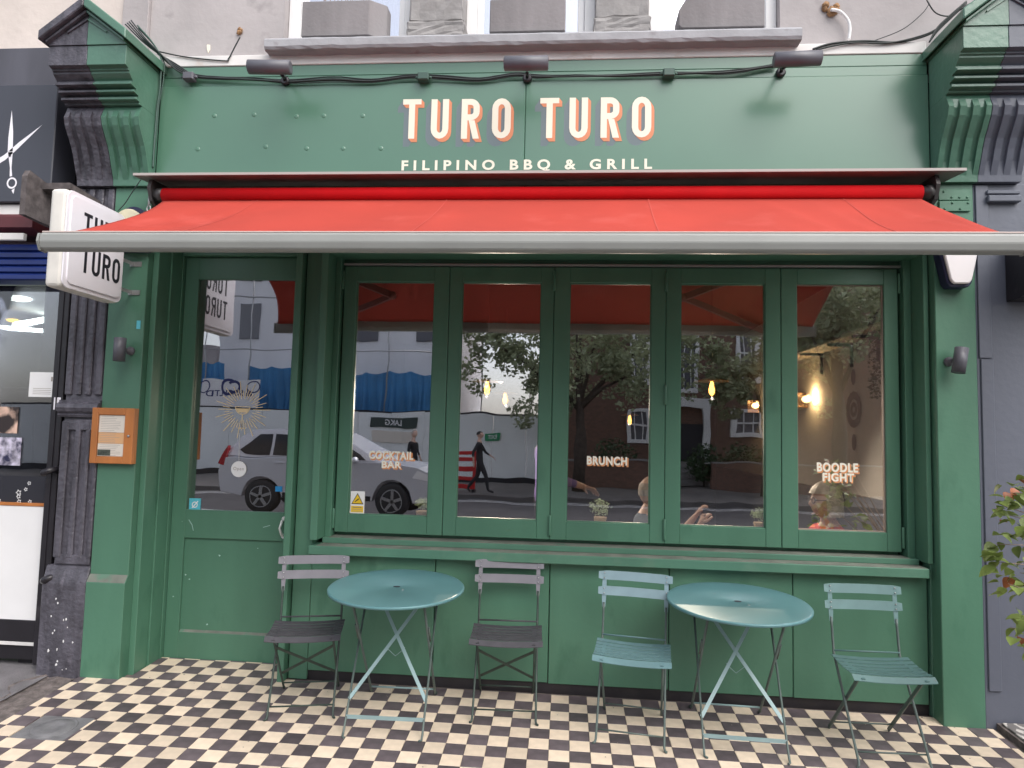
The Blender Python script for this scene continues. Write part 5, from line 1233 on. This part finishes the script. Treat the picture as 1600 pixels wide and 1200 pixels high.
def person(label, loc, yaw, pose, shirt, trouser, hair, hstyle, head_turn=0.0, group=None):
    """pose: dict of joint positions in the person's own space, facing -Y"""
    P = pose; J = {}; E = []
    def j(n, co, rx, ry=None): J[n] = (co, rx, ry or rx)
    j('pelvis', P['pelvis'], .135, .105); j('spine', P['spine'], .120, .095); j('chest', P['chest'], .150, .105); j('collar', P['collar'], .085, .07); j('neck', P['neck'], .052); j('skull', P['skull'], .055)
    E += [('pelvis', 'spine', 1), ('spine', 'chest', 1), ('chest', 'collar', 1), ('collar', 'neck', 0), ('neck', 'skull', 0)]
    for s in 'LR':
        j(s + 'sh', P[s + 'sh'], .062); j(s + 'el', P[s + 'el'], .045); j(s + 'fa', tuple((Vector(P[s + 'el']) * .4 + Vector(P[s + 'wr']) * .6)), .036); j(s + 'wrist', P[s + 'wr'], .026, .022)
        E += [('chest', s + 'sh', 1), (s + 'sh', s + 'el', 1), (s + 'el', s + 'fa', 1), (s + 'fa', s + 'wrist', 0)]
        hand_edges(J, E, s, P[s + 'wr'], Vector(P[s + 'wr']) - Vector(P[s + 'el']), P.get(s + 'pal', (0, -.2, -1)), 0)
        j(s + 'hip', P[s + 'hip'], .095, .09); j(s + 'kn', P[s + 'kn'], .062); j(s + 'ca', tuple(Vector(P[s + 'kn']) * .65 + Vector(P[s + 'an']) * .35), .058); j(s + 'an', P[s + 'an'], .042); j(s + 'toe', P[s + 'toe'], .040, .030)
        E += [('pelvis', s + 'hip', 2), (s + 'hip', s + 'kn', 2), (s + 'kn', s + 'ca', 2), (s + 'ca', s + 'an', 2), (s + 'an', s + 'toe', 3)]
    me = body(J, E, [M_skin, shirt, trouser, M_black], 'person')
    bm = NB(); bm.from_mesh(me)
    hc = Vector(P['skull']) + Vector((0, -.012, .085)); n0 = len(bm.faces); head_bm(bm, hc, head_turn); bm.faces.ensure_lookup_table()
    for f in bm.faces[n0:]: f.material_index = 0
    m3 = bpy.data.meshes.new('person'); bm.to_mesh(m3); bm.free()
    for m in (M_skin, shirt, trouser, M_black): m3.materials.append(m)
    o = bpy.data.objects.new('person', m3); COL.objects.link(o); o.location = loc; o.rotation_euler = (0, 0, yaw); tag(o, label, 'person', group)
    R = Matrix.Rotation(head_turn, 3, 'Z')
    def part(name, bm, m): return obj(name, bm, m, o, world=False)
    bm = NB(); d = bmesh.ops.create_uvsphere(bm, u_segments=36, v_segments=24, radius=1); kill = []
    for v in d['verts']:
        x, y, z = v.co
        if hstyle == 'bob':
            keep = z > -.98 and (y > -.38 or z > .36) and z > -.86
            r = Vector((x * .100, y * .118 + .006, z * .135 + .006)); k = 1 + .03 * math.sin(math.atan2(y, x) * 23)
            if z < 0: r.x = (x / max(.25, math.hypot(x, y))) * .100 * (1 + .10 * -z); r.y = (y / max(.25, math.hypot(x, y))) * .118 + .008
            r *= k
        else:
            keep = (z > -.35 and y > -.05 and z < .55) if hstyle == 'bald' else (z > -.25 and (y > -.30 or z > .55))
            r = Vector((x * .081, y * .100 + .002, z * .123 + .002)) * (1 + .012 * math.sin(x * 40) * math.sin(y * 37 + z * 29))
        v.co = hc + R @ r
        if not keep: kill.append(v)
        for f in v.link_faces: f.smooth = True
    bmesh.ops.delete(bm, geom=kill, context='VERTS'); part('hair', bm, hair)
    bm = NB()
    for s in (-1, 1): ball(bm, hc + R @ Vector((s * .031, -.080, .012)), .0115, 2)
    part('eye', bm, mat('eye_white', (.6, .58, .55), .3))
    return o, hc, R
STAND = dict(pelvis=(0, 0, .95), spine=(0, .01, 1.12), chest=(0, .01, 1.32), collar=(0, .01, 1.46), neck=(0, 0, 1.53), skull=(0, -.005, 1.60), Lsh=(.19, .01, 1.42), Lel=(.25, .03, 1.14), Lwr=(.25, -.08, .92), Rsh=(-.19, .01, 1.42), Rel=(-.25, .03, 1.14), Rwr=(-.25, -.08, .92), Lhip=(.09, 0, .90), Lkn=(.10, -.02, .50), Lan=(.10, .02, .085), Ltoe=(.11, -.15, .03), Rhip=(-.09, 0, .90), Rkn=(-.10, -.02, .50), Ran=(-.10, .02, .085), Rtoe=(-.11, -.15, .03))
WALK = dict(STAND, Lkn=(.10, -.20, .52), Lan=(.10, -.30, .10), Ltoe=(.10, -.46, .06), Rkn=(-.10, .06, .50), Ran=(-.10, .33, .16), Rtoe=(-.10, .24, .03), Lel=(.26, .16, 1.18), Lwr=(.25, .14, .94), Rel=(-.26, -.14, 1.17), Rwr=(-.24, -.36, 1.05))
SIT = dict(pelvis=(0, 0, .52), spine=(0, .0, .70), chest=(0, .0, .95), collar=(0, -.01, 1.09), neck=(0, -.02, 1.13), skull=(0, -.03, 1.17), Lsh=(.18, -.01, 1.05), Lel=(.24, -.16, .78), Lwr=(.14, -.36, .90), Rsh=(-.18, -.01, 1.05), Rel=(-.24, -.16, .78), Rwr=(-.12, -.38, .92), Lhip=(.09, -.02, .50), Lkn=(.12, -.44, .50), Lan=(.12, -.44, .10), Ltoe=(.12, -.60, .04), Rhip=(-.09, -.02, .50), Rkn=(-.12, -.44, .50), Ran=(-.12, -.44, .10), Rtoe=(-.12, -.60, .04))
M_redtop = mat('red_top', (.75, .06, .035), .8); M_purple = mat('purple_shirt', (.20, .14, .42), .8); M_darkcloth = mat('dark_clothes', (.025, .025, .03), .85); M_bluetop = mat('grey_blue_shirt', (.10, .13, .18), .85)
M_blond = mat('ash_blond_hair', (.62, .56, .48), .55, var=.25, vs=60, bump=.4, bs=80); M_greyhair = mat('thin_grey_hair', (.45, .40, .36), .7); M_darkhair = mat('dark_hair', (.02, .016, .014), .5)
q = at(1298, 784, .80); base = q.z - 1.255
o, hc, R = person('seated woman with ash blond bob, glasses and red top in the last window', (q.x, .80, base), -PI / 2 + .1, SIT, M_redtop, M_darkcloth, M_blond, 'bob')
bm = NB()
for s in (-1, 1):
    tube(bm, [hc + Vector((s * .033 + .024 * math.cos(t), -.100 + .004 * abs(math.cos(t)), .010 + .020 * math.sin(t))) for t in [2 * PI * k / 18 for k in range(18)]], .0028, 6, closed=True)
    tube(bm, [hc + Vector((s * .058, -.096, .014)), hc + Vector((s * .080, -.03, .014)), hc + Vector((s * .082, .01, .008))], .0025, 6)
tube(bm, [hc + Vector((-.010, -.103, .014)), hc + Vector((.010, -.103, .014))], .0025, 6)
obj('glasses', bm, M_ink, o, world=False)
q = at(1010, 768, .95)
person('seated man with thin grey hair beside the brunch lettering', (q.x, .95, q.z - 1.255), PI / 2 + .15, dict(SIT, Lel=(.2, -.24, .80), Lwr=(.10, -.40, 1.06), Rel=(-.22, -.22, .80), Rwr=(-.08, -.38, 1.02)), M_bluetop, M_darkcloth, M_greyhair, 'bald')
q = at(855, 720, 1.9)
person('standing person in a purple shirt mostly hidden by the window frame', (q.x, 1.9, .06), PI * .6, dict(STAND, Lel=(.26, -.06, 1.16), Lwr=(.18, -.28, 1.10), Rel=(-.26, -.06, 1.16), Rwr=(-.18, -.28, 1.10)), M_purple, M_darkcloth, M_darkhair, 'short')
for x_, lb in ((at(1150, 830, .95).x, 'small square dining table between the two seated people'),):
    r = thing('dining_table', lb, 'table', (x_, 1.0, .06)); bm = NB(); box(bm, x_ - .33, x_ + .33, .68, 1.32, .80, .83, .004); obj('tabletop', bm, mat('dark_wood_top', (.07, .045, .03), .35), r)
    for sx_ in (-1, 1):
        for sy_ in (-1, 1): bm = NB(); box(bm, x_ + sx_ * .29 - .02, x_ + sx_ * .29 + .02, 1 + sy_ * .28 - .02, 1 + sy_ * .28 + .02, .06, .799); obj('leg', bm, M_black, r)
for x_, lb in ((at(1310, 830, .95).x, 'dark dining chair under the woman in red'), (at(1000, 830, .95).x, 'dark dining chair under the grey haired man')):
    r = thing('dining_chair', lb, 'chair', (x_, .95, .06)); bm = NB(); box(bm, x_ - .2, x_ + .2, .75, 1.15, .44, .47, .004); obj('seat', bm, M_darkcloth, r)
    for sx_ in (-1, 1):
        for sy_ in (-1, 1): bm = NB(); tube(bm, [(x_ + sx_ * .17, .95 + sy_ * .17, .06), (x_ + sx_ * .17, .95 + sy_ * .17, .44)], .014, 6); obj('leg', bm, M_black, r)

# ------------------------------------------------------------------ the far side of the street, seen mirrored in the glass
def MX(x, Y, y=700): return mir(x, y, Y).x
HY = -19.5
x0h, x1h = MX(250, HY), MX(846, HY)
ho = thing('site_hoarding', 'long pale grey painted hoarding across the street mirrored in the first windows', 'hoarding', ((x0h + x1h) / 2, HY, -.13))
M_hoard = mat('pale_grey_green_board', (.84, .86, .85), .6, var=.05, vs=1)
x = x0h - 6; 
while x < x1h:
    w = min(1.22, x1h - x); bm = NB(); box(bm, x + .008, x + w - .008, HY - .04, HY, -.10, 2.28 + random.uniform(-.02, .02), .006); obj('board', bm, M_hoard, ho); x += w
bm = NB(); box(bm, x0h - 6, x1h, HY - .06, HY - .041, 2.25, 2.34); box(bm, x0h - 6, x1h, HY, HY + .03, -.13, .05); obj('rail', bm, M_darkcloth, ho)
def street_sign(name, label, xa, ya, xb, yb, Y, m, txt=None, tm_=None, tw=.8, th_=.5):
    a = mir(max(xa, xb), max(ya, yb), Y); b = mir(min(xa, xb), min(ya, yb), Y); x0, x1 = min(a.x, b.x), max(a.x, b.x)
    bm = NB(); box(bm, x0, x1, Y, Y + .03, min(a.z, b.z), max(a.z, b.z), .003); o = tag(obj(name, bm, m), label, 'sign')
    if txt:
        zc = (a.z + b.z) / 2
        t = text('lettering', txt, tm_, o, 0, 0, zc, (x1 - x0) * tw, abs(a.z - b.z) * th_, .02)
        for v in t.data.vertices: v.co.x = (x0 + x1) / 2 - v.co.x; v.co.y = Y + .034                # faces the shop
    return o
M_navyink = mat('navy_ink', (.03, .04, .16), .6)
o = street_sign('site_banner', 'white company banner on the hoarding mirrored in the door glass', 312, 592, 400, 636, HY + .02, M_white, '& SON LTD', M_navyink, .8, .22)
a = mir(355, 604, HY); bm = NB(); ring(bm, a.x, a.z, .28, .05, HY + .056, 40, 320); ring(bm, a.x + .2, a.z, .22, .05, HY + .057, -140, 140)
for dx in (-.95, .95): ring(bm, a.x + dx, a.z, .20, .02, HY + .056)
obj('emblem', bm, M_navyink, o, fix=False)
street_sign('dark_site_sign', 'dark green sign board with white letters on the hoarding mirrored in the first window', 580, 651, 652, 669, HY + .02, mat('dark_sign_green', (.03, .05, .045), .5), 'LAKG', M_white, .35, .6)
street_sign('site_notice', 'pale printed notice below the dark sign on the hoarding', 582, 672, 650, 692, HY + .02, M_paper)
street_sign('green_exit_notice', 'small green safety notice on the hoarding behind the walking man', 757, 677, 782, 690, HY + .02, mat('safety_green', (.02, .28, .12), .5), 'EXIT', M_white, .6, .5)
# scaffold sheeting, blue debris netting and the pale building behind it
M_blue = mat('blue_debris_netting', (.06, .23, .46), .6, var=.25, vs=.8, trans=.2)
sc = thing('scaffold_screen', 'scaffold with bright blue debris netting above the hoarding', 'scaffold', (MX(500, -20.5), -20.5, -.1))
for xa, xb, ya, yb in ((540, 690, 580, 646), (388, 540, 572, 640), (250, 345, 562, 612)):
    a, b = mir(xa, ya, -20.5), mir(xb, yb, -20.5); bm = NB(); n = 40; A = []
    for i in range(n + 1):
        X = a.x + (b.x - a.x) * i / n; wv = .08 * math.sin(i * 1.7) + .05 * math.sin(i * .6)
        A.append([bm.verts.new((X, -20.5 + wv * (.4 + k * .2), a.z + (b.z - a.z) * k / 4 - (.10 * abs(math.sin(i * .35)) if k == 0 else 0))) for k in range(5)])
    for p, q in zip(A, A[1:]):
        for k in range(4): bm.faces.new((p[k], q[k], q[k + 1], p[k + 1]))
    obj('netting', bm, M_blue, sc)
bm = NB()
for X in [MX(240, -20.4) + 1.8 * k for k in range(9)]: tube(bm, [(X, -20.3, -.1), (X, -20.3, 8.5)], .025, 6)
for z in (4.6, 6.6): tube(bm, [(MX(240, -20.4), -20.28, z), (MX(700, -20.4), -20.28, z)], .025, 6)
obj('scaffold_tube', bm, M_zinc, sc)
M_sheet = mat('pale_scaffold_sheeting', (.84, .83, .85), .7, var=.10, vs=.7, streak=True)
bl = thing('sheeted_building', 'pale grey sheeted building behind the blue netting', 'building', (MX(450, -22), -24, 0))
xa, xb = MX(330, -22), MX(712, -22)
bm = NB(); box(bm, xa, xb, -30, -22, -.1, 9.5); obj('wall', bm, M_sheet, bl)
for k in range(4):
    for zz in (5.2, 7.6): bm = NB(); X = xa + (xb - xa) * (k + .5) / 4; box(bm, X - .45, X + .45, -21.995, -21.93, zz, zz + 1.5, .01); obj('window', bm, mat('grey_opening', (.22, .22, .24), .5) if k + zz == 5.2 else M_lampgrey, bl)
bl = thing('low_side_building', 'low pale building mirrored in the door glass beside the sheeted building', 'building', (MX(280, -24), -24, 0))
bm = NB(); box(bm, MX(180, -24), MX(326, -24), -30, -24, -.1, 5.2); obj('wall', bm, M_stucco, bl)
# brick house with white sash windows and door surround
M_brick = bpy.data.materials.new('street_brick'); M_brick.use_nodes = True
nt = M_brick.node_tree; N, L = nt.nodes, nt.links; b_ = N['Principled BSDF']; b_.inputs['Roughness'].default_value = .9
tc = N.new('ShaderNodeTexCoord'); mp = N.new('ShaderNodeMapping'); mp.inputs['Rotation'].default_value = (PI / 2, 0, 0); L.new(tc.outputs['Object'], mp.inputs[0])
br = N.new('ShaderNodeTexBrick'); br.inputs['Scale'].default_value = 4.6; br.inputs['Color1'].default_value = (.21, .11, .08, 1); br.inputs['Color2'].default_value = (.15, .088, .066, 1); br.inputs['Mortar'].default_value = (.15, .12, .10, 1); br.inputs['Mortar Size'].default_value = .015
L.new(mp.outputs[0], br.inputs['Vector']); L.new(br.outputs[0], b_.inputs['Base Color'])
BY = -21.0
xb0, xb1 = MX(866, BY), MX(1560, BY)
bh = thing('brick_house', 'dark brick terrace house with white windows and door surround mirrored in the fourth window', 'house', ((xb0 + xb1) / 2, BY - 4, 0))
bm = NB(); box(bm, xb0, xb1, BY - 8, BY, -.1, 9.5); obj('wall', bm, M_brick, bh)
def hwin(xa, xb, ya, yb):
    a, b = mir(xa, ya, BY), mir(xb, yb, BY); x0, x1, z0, z1 = a.x, b.x, b.z, a.z
    bm = NB(); frame(bm, x0, x1, z0, z1, x0 + .14, x1 - .14, z0 + .14, z1 - .12, BY - .05, BY + .10, .01); w = obj('window', bm, M_white, bh)
    bm = NB(); box(bm, x0 + .14, x1 - .14, BY + .005, BY + .03, z0 + .14, z1 - .12); obj('pane', bm, M_lampgrey, w)
    bm = NB(); zm = (z0 + z1) / 2; box(bm, x0 + .14, x1 - .14, BY + .031, BY + .07, zm - .03, zm + .03)
    for k in (1, 2): X = x0 + (x1 - x0) * k / 3; box(bm, X - .018, X + .018, BY + .031, BY + .06, z0 + .14, zm - .031); box(bm, X - .018, X + .018, BY + .031, BY + .06, zm + .031, z1 - .12)
    obj('sash', bm, M_white, w)
hwin(1056, 1092, 500, 614); hwin(1144, 1192, 640, 684); hwin(1150, 1186, 500, 600); hwin(980, 1016, 640, 690); hwin(985, 1015, 500, 600);
a, b = mir(1040, 620, BY), mir(1108, 724, BY); bm = NB(); frame(bm, a.x, b.x, b.z, a.z, a.x + .28, b.x - .28, b.z, a.z - .35, BY, BY + .22, .01); dr = obj('door_surround', bm, M_white, bh)
bm = NB(); box(bm, a.x + .28, b.x - .28, BY + .01, BY + .06, -.1, a.z - 1.0); obj('door', bm, M_ink, dr)
bm = NB()
for k in range(6): box(bm, a.x + .28, b.x - .28, BY + .05 - .0 + k * .0, BY + .35 + k * .28, -.1, b.z - .05 - k * .17 + .12) if b.z - k * .17 > 0 else None
obj('front_step', bm, M_kerb, bh)
gw = thing('garden_wall', 'low dark brick garden wall mirrored in the third and fourth windows', 'wall', (MX(1040, -18.6), -18.6, -.13))
bm = NB(); box(bm, MX(884, -18.6), MX(1050, -18.6), -18.7, -18.5, -.13, .75); box(bm, MX(1112, -18.6), MX(1560, -18.6), -18.72, -18.48, -.13, .80); obj('brickwork', bm, M_brick, gw)
bm = NB(); box(bm, MX(884, -18.6), MX(1050, -18.6), -18.74, -18.46, .751, .80); box(bm, MX(1112, -18.6), MX(1560, -18.6), -18.75, -18.45, .801, .85); obj('coping', bm, M_kerb, gw)
# trees and shrubs
M_fol = mat('street_tree_leaf', (.30, .34, .20), .6, var=.4, vs=3, trans=.25); M_bark = mat('bark', (.07, .055, .045), .9, var=.3, vs=6, bump=.6, bs=20)
def tree(label, X, Y, H, crowns, n, size, m=M_fol):
    r = thing('street_tree', label, 'tree', (X, Y, -.13), 'trees across the street')
    bm = NB(); tube(bm, [(X, Y, -.13), (X + .05, Y, H * .3), (X - .05, Y, H * .55), (X, Y, H * .85)], [.22, .17, .12, .04], 10)
    for c, R in crowns: tube(bm, [(X, Y, H * .40), (X + (c[0] - X) * .5, Y + (c[1] - Y) * .5, H * .40 + (c[2] - H * .4) * .6), c], [.10, .06, .02], 7)
    obj('trunk', bm, M_bark, r)
    bm = NB()
    for c, R in crowns:
        subs = [(Vector(c) + Vector((random.gauss(0, .5), random.gauss(0, .5), random.gauss(0, .38))) * R, R * random.uniform(.28, .5)) for k in range(14)]
        for sc_, sr in subs: leafball(bm, sc_, sr, int(n / 14), size, .7)
    obj('crown', bm, m, r)
q = mir(930, 560, -13); 
def cr(px, py, R, Y): p = mir(px, py, Y); return ((p.x, p.y + random.uniform(-.6, .6), p.z), R)
tree('broad leafy tree mirrored in the second and third windows', mir(905, 700, -17).x, -17, 6.0, [cr(800, 555, 1.5, -17), cr(860, 600, 1.2, -17), cr(930, 540, 1.9, -17), cr(975, 590, 1.4, -17), cr(900, 500, 1.9, -17), cr(1030, 520, 1.6, -17), cr(760, 530, 1.1, -17)], 1500, .11)
tree('smaller leafy tree mirrored in front of the brick house', mir(1200, 700, -17).x, -17.2, 6.0, [cr(1165, 560, 1.3, -17), cr(1210, 520, 1.6, -17), cr(1150, 605, .8, -17), cr(1250, 560, 1.4, -17)], 1500, .11)
tree('dark tree mirrored high in the last window', mir(1330, 700, -14).x, -14.9, 7.0, [cr(1310, 480, 1.2, -14.9), cr(1360, 500, 1.3, -14.9), cr(1270, 520, .9, -14.9), cr(1380, 470, 1.6, -14.9)], 1500, .10)
for x_, y_, R, lb in ((1100, 745, .7, 'dark garden shrub beside the white door surround'), (960, 690, .9, 'dark garden shrub behind the low wall below the big tree'), (1160, 700, .8, 'garden shrub under the ground floor window across the street')):
    p = mir(x_, y_, -19.3); r = thing('garden_shrub', lb, 'shrub', (p.x, -19.3, -.13), 'shrubs in the front gardens')
    bm = NB(); tube(bm, [(p.x, -19.3, -.13), (p.x, -19.3, .9)], .04, 6); obj('stem', bm, M_bark, r)
    bm = NB(); leafball(bm, (p.x, -19.3, .75), R, 900, .09, 1.0); obj('foliage', bm, M_trail, r)
# silver car parked at the near kerb of the road
def car(label, X, Y, z):
    r = thing('parked_car', label, 'car', (X + 2.25, Y, z))
    M_silver = mat('silver_paint', (.72, .73, .77), .25, metal=.35, coat=.6); M_cglass = mat('dark_car_glass', (.012, .014, .018), .08); M_clad = mat('black_plastic', (.025, .025, .027), .6)
    def arch(cx, rr): return [(cx + rr * math.cos(t), .34 + rr * math.sin(t)) for t in [PI - PI * k / 12 for k in range(13)]]
    wb0, wb1 = .92, 3.56
    low = [(.10, .42)] + [(.48, .34)] + arch(wb0, .42) + arch(wb1, .42) + [(4.30, .34), (4.46, .50), (4.48, .72), (4.38, .90), (4.05, 1.00), (3.40, 1.08), (3.30, 1.10), (.25, 1.10), (.10, 1.06), (.03, .80)]
    bm = NB(); prism(bm, [(X + a, b + z) for a, b in low], 'Y', Y - .90, Y + .90, .045); bd = obj('body', bm, M_silver, r)
    # cabin, narrower at the roof
    bot = [(.10, 1.10), (3.38, 1.10)]; 
    prof_ = [(.10, 1.08), (.16, 1.20), (.42, 1.52), (.62, 1.62), (1.2, 1.68), (1.9, 1.66), (2.35, 1.58), (3.0, 1.28), (3.36, 1.08)]
    bm = NB(); A = [bm.verts.new((X + a, Y - .86 + (b - 1.08) * .30, b + z)) for a, b in prof_]; B = [bm.verts.new((X + a, Y + .86 - (b - 1.08) * .30, b + z)) for a, b in prof_]
    bm.faces.new(A); bm.faces.new(B[::-1])
    for i in range(len(A)): bm.faces.new((A[i], A[(i + 1) % len(A)], B[(i + 1) % len(A)], B[i]))
    bmesh.ops.bevel(bm, geom=[e for e in bm.edges if abs(e.verts[0].co.y - e.verts[1].co.y) < .2], offset=.04, segments=2, affect='EDGES', clamp_overlap=True)
    obj('roof', bm, M_silver, r)
    for s in (-1, 1):
        for win in ([(.55, 1.17), (1.02, 1.14), (1.02, 1.56), (.78, 1.54), (.45, 1.24)], [(1.08, 1.14), (1.98, 1.13), (1.95, 1.585), (1.08, 1.565)], [(2.05, 1.13), (3.02, 1.13), (2.90, 1.24), (2.38, 1.51), (2.03, 1.58)]):
            bm = NB(); A = [bm.verts.new((X + a, Y + s * (.872 - (b - 1.08) * .30), b + z)) for a, b in win]; B = [bm.verts.new((X + a, Y + s * (.84 - (b - 1.08) * .30), b + z)) for a, b in win]
            bm.faces.new(A); bm.faces.new(B[::-1])
            for i in range(len(A)): bm.faces.new((A[i], A[(i + 1) % len(A)], B[(i + 1) % len(A)], B[i]))
            obj('window', bm, M_cglass, r)
        for cx in (wb0, wb1):
            bm = NB(); lathe(bm, [(.22, -.10), (.30, -.11), (.345, -.08), (.35, 0), (.345, .08), (.30, .11), (.22, .10)], 32, (X + cx, Y + s * .80, .35 + z), 'Y'); wh = obj('wheel', bm, M_clad, r)
            bm = NB(); lathe(bm, [(.225, 0), (.225, s * .102), (.205, s * .104), (.20, s * .06), (.06, s * .07), (.05, s * .09), (.01, s * .09)], 32, (X + cx, Y + s * .80, .35 + z), 'Y')
            for k in range(5):
                t = 2 * PI * k / 5 + .3; c_ = Vector((X + cx, Y + s * .895, .35 + z)); strap(bm, c_, c_ + Vector((math.cos(t) * .21, 0, math.sin(t) * .21)), .055, .03, (-math.sin(t), 0, math.cos(t)))
            obj('rim', bm, M_zinc, wh)
        bm = NB(); prism(bm, [(X + .02, .95 + z), (X + .16, .92 + z), (X + .20, 1.12 + z), (X + .22, 1.32 + z), (X + .14, 1.20 + z)], 'Y', Y + s * .78, Y + s * .905); obj('tail_light', bm, mat('tail_red', (.45, .01, .02), .2), r)
        bm = NB(); prism(bm, [(X + 3.95, .80 + z), (X + 4.36, .74 + z), (X + 4.40, .84 + z), (X + 4.05, .96 + z)], 'Y', Y + s * .70, Y + s * .907); obj('headlight', bm, M_white, r)
        bm = NB(); ball(bm, (X + 2.85, Y + s * .98, 1.13 + z), .10, 2, (.7, 1, .7)); obj('mirror', bm, M_silver, r)
        bm = NB(); box(bm, X + 1.36, X + 3.12, Y + s * .895 - .02, Y + s * .895 + .02, .34 + z, .44 + z, .01); obj('side_cladding', bm, M_clad, r)
        for hx in (1.15, 2.12): bm = NB(); box(bm, X + hx, X + hx + .20, Y + s * .90 - .02, Y + s * .90 + .025, .98 + z, 1.01 + z, .006); obj('door_handle', bm, M_silver, r)
    return r
q0 = mir(358, 740, -9.0, .32); car('silver compact crossover parked on the road mirrored in the door and first window', q0.x + .15, -9.0, -.08)
# walkers and a red barrier
q = mir(748, 720, -15.0); person('person in dark clothes walking past the hoarding', (q.x, -15.0, -.13), PI / 2, WALK, M_darkcloth, M_darkcloth, M_darkhair, 'short', 0, 'passers-by across the street')
q = mir(648, 700, -15.5); person('person in dark coat standing behind the silver car', (q.x, -15.5, -.13), PI / 2 + .4, STAND, M_darkcloth, M_darkcloth, M_greyhair, 'short', 0, 'passers-by across the street')
rb = thing('street_barrier', 'red plastic barrier beside the walking person', 'barrier', (MX(728, -15.4), -15.4, -.13))
a, b = mir(708, 704, -15.4), mir(742, 752, -15.4); bm = NB(); frame(bm, a.x, b.x, -.03, a.z, a.x + .08, b.x - .08, .10, a.z - .12, -15.43, -15.37, .01)
obj('frame', bm, mat('barrier_red', (.55, .02, .02), .5), rb)
for k in range(3): bm = NB(); z = .22 + k * .26; box(bm, a.x + .08, b.x - .08, -15.425, -15.375, z, z + .12, .01); obj('rail', bm, mat('barrier_rail_red', (.55, .02, .02), .5), rb)
bm = NB(); box(bm, a.x, a.x + .08, -15.6, -15.2, -.13, -.031); box(bm, b.x - .08, b.x, -15.6, -15.2, -.13, -.031); obj('foot', bm, M_ink, rb)
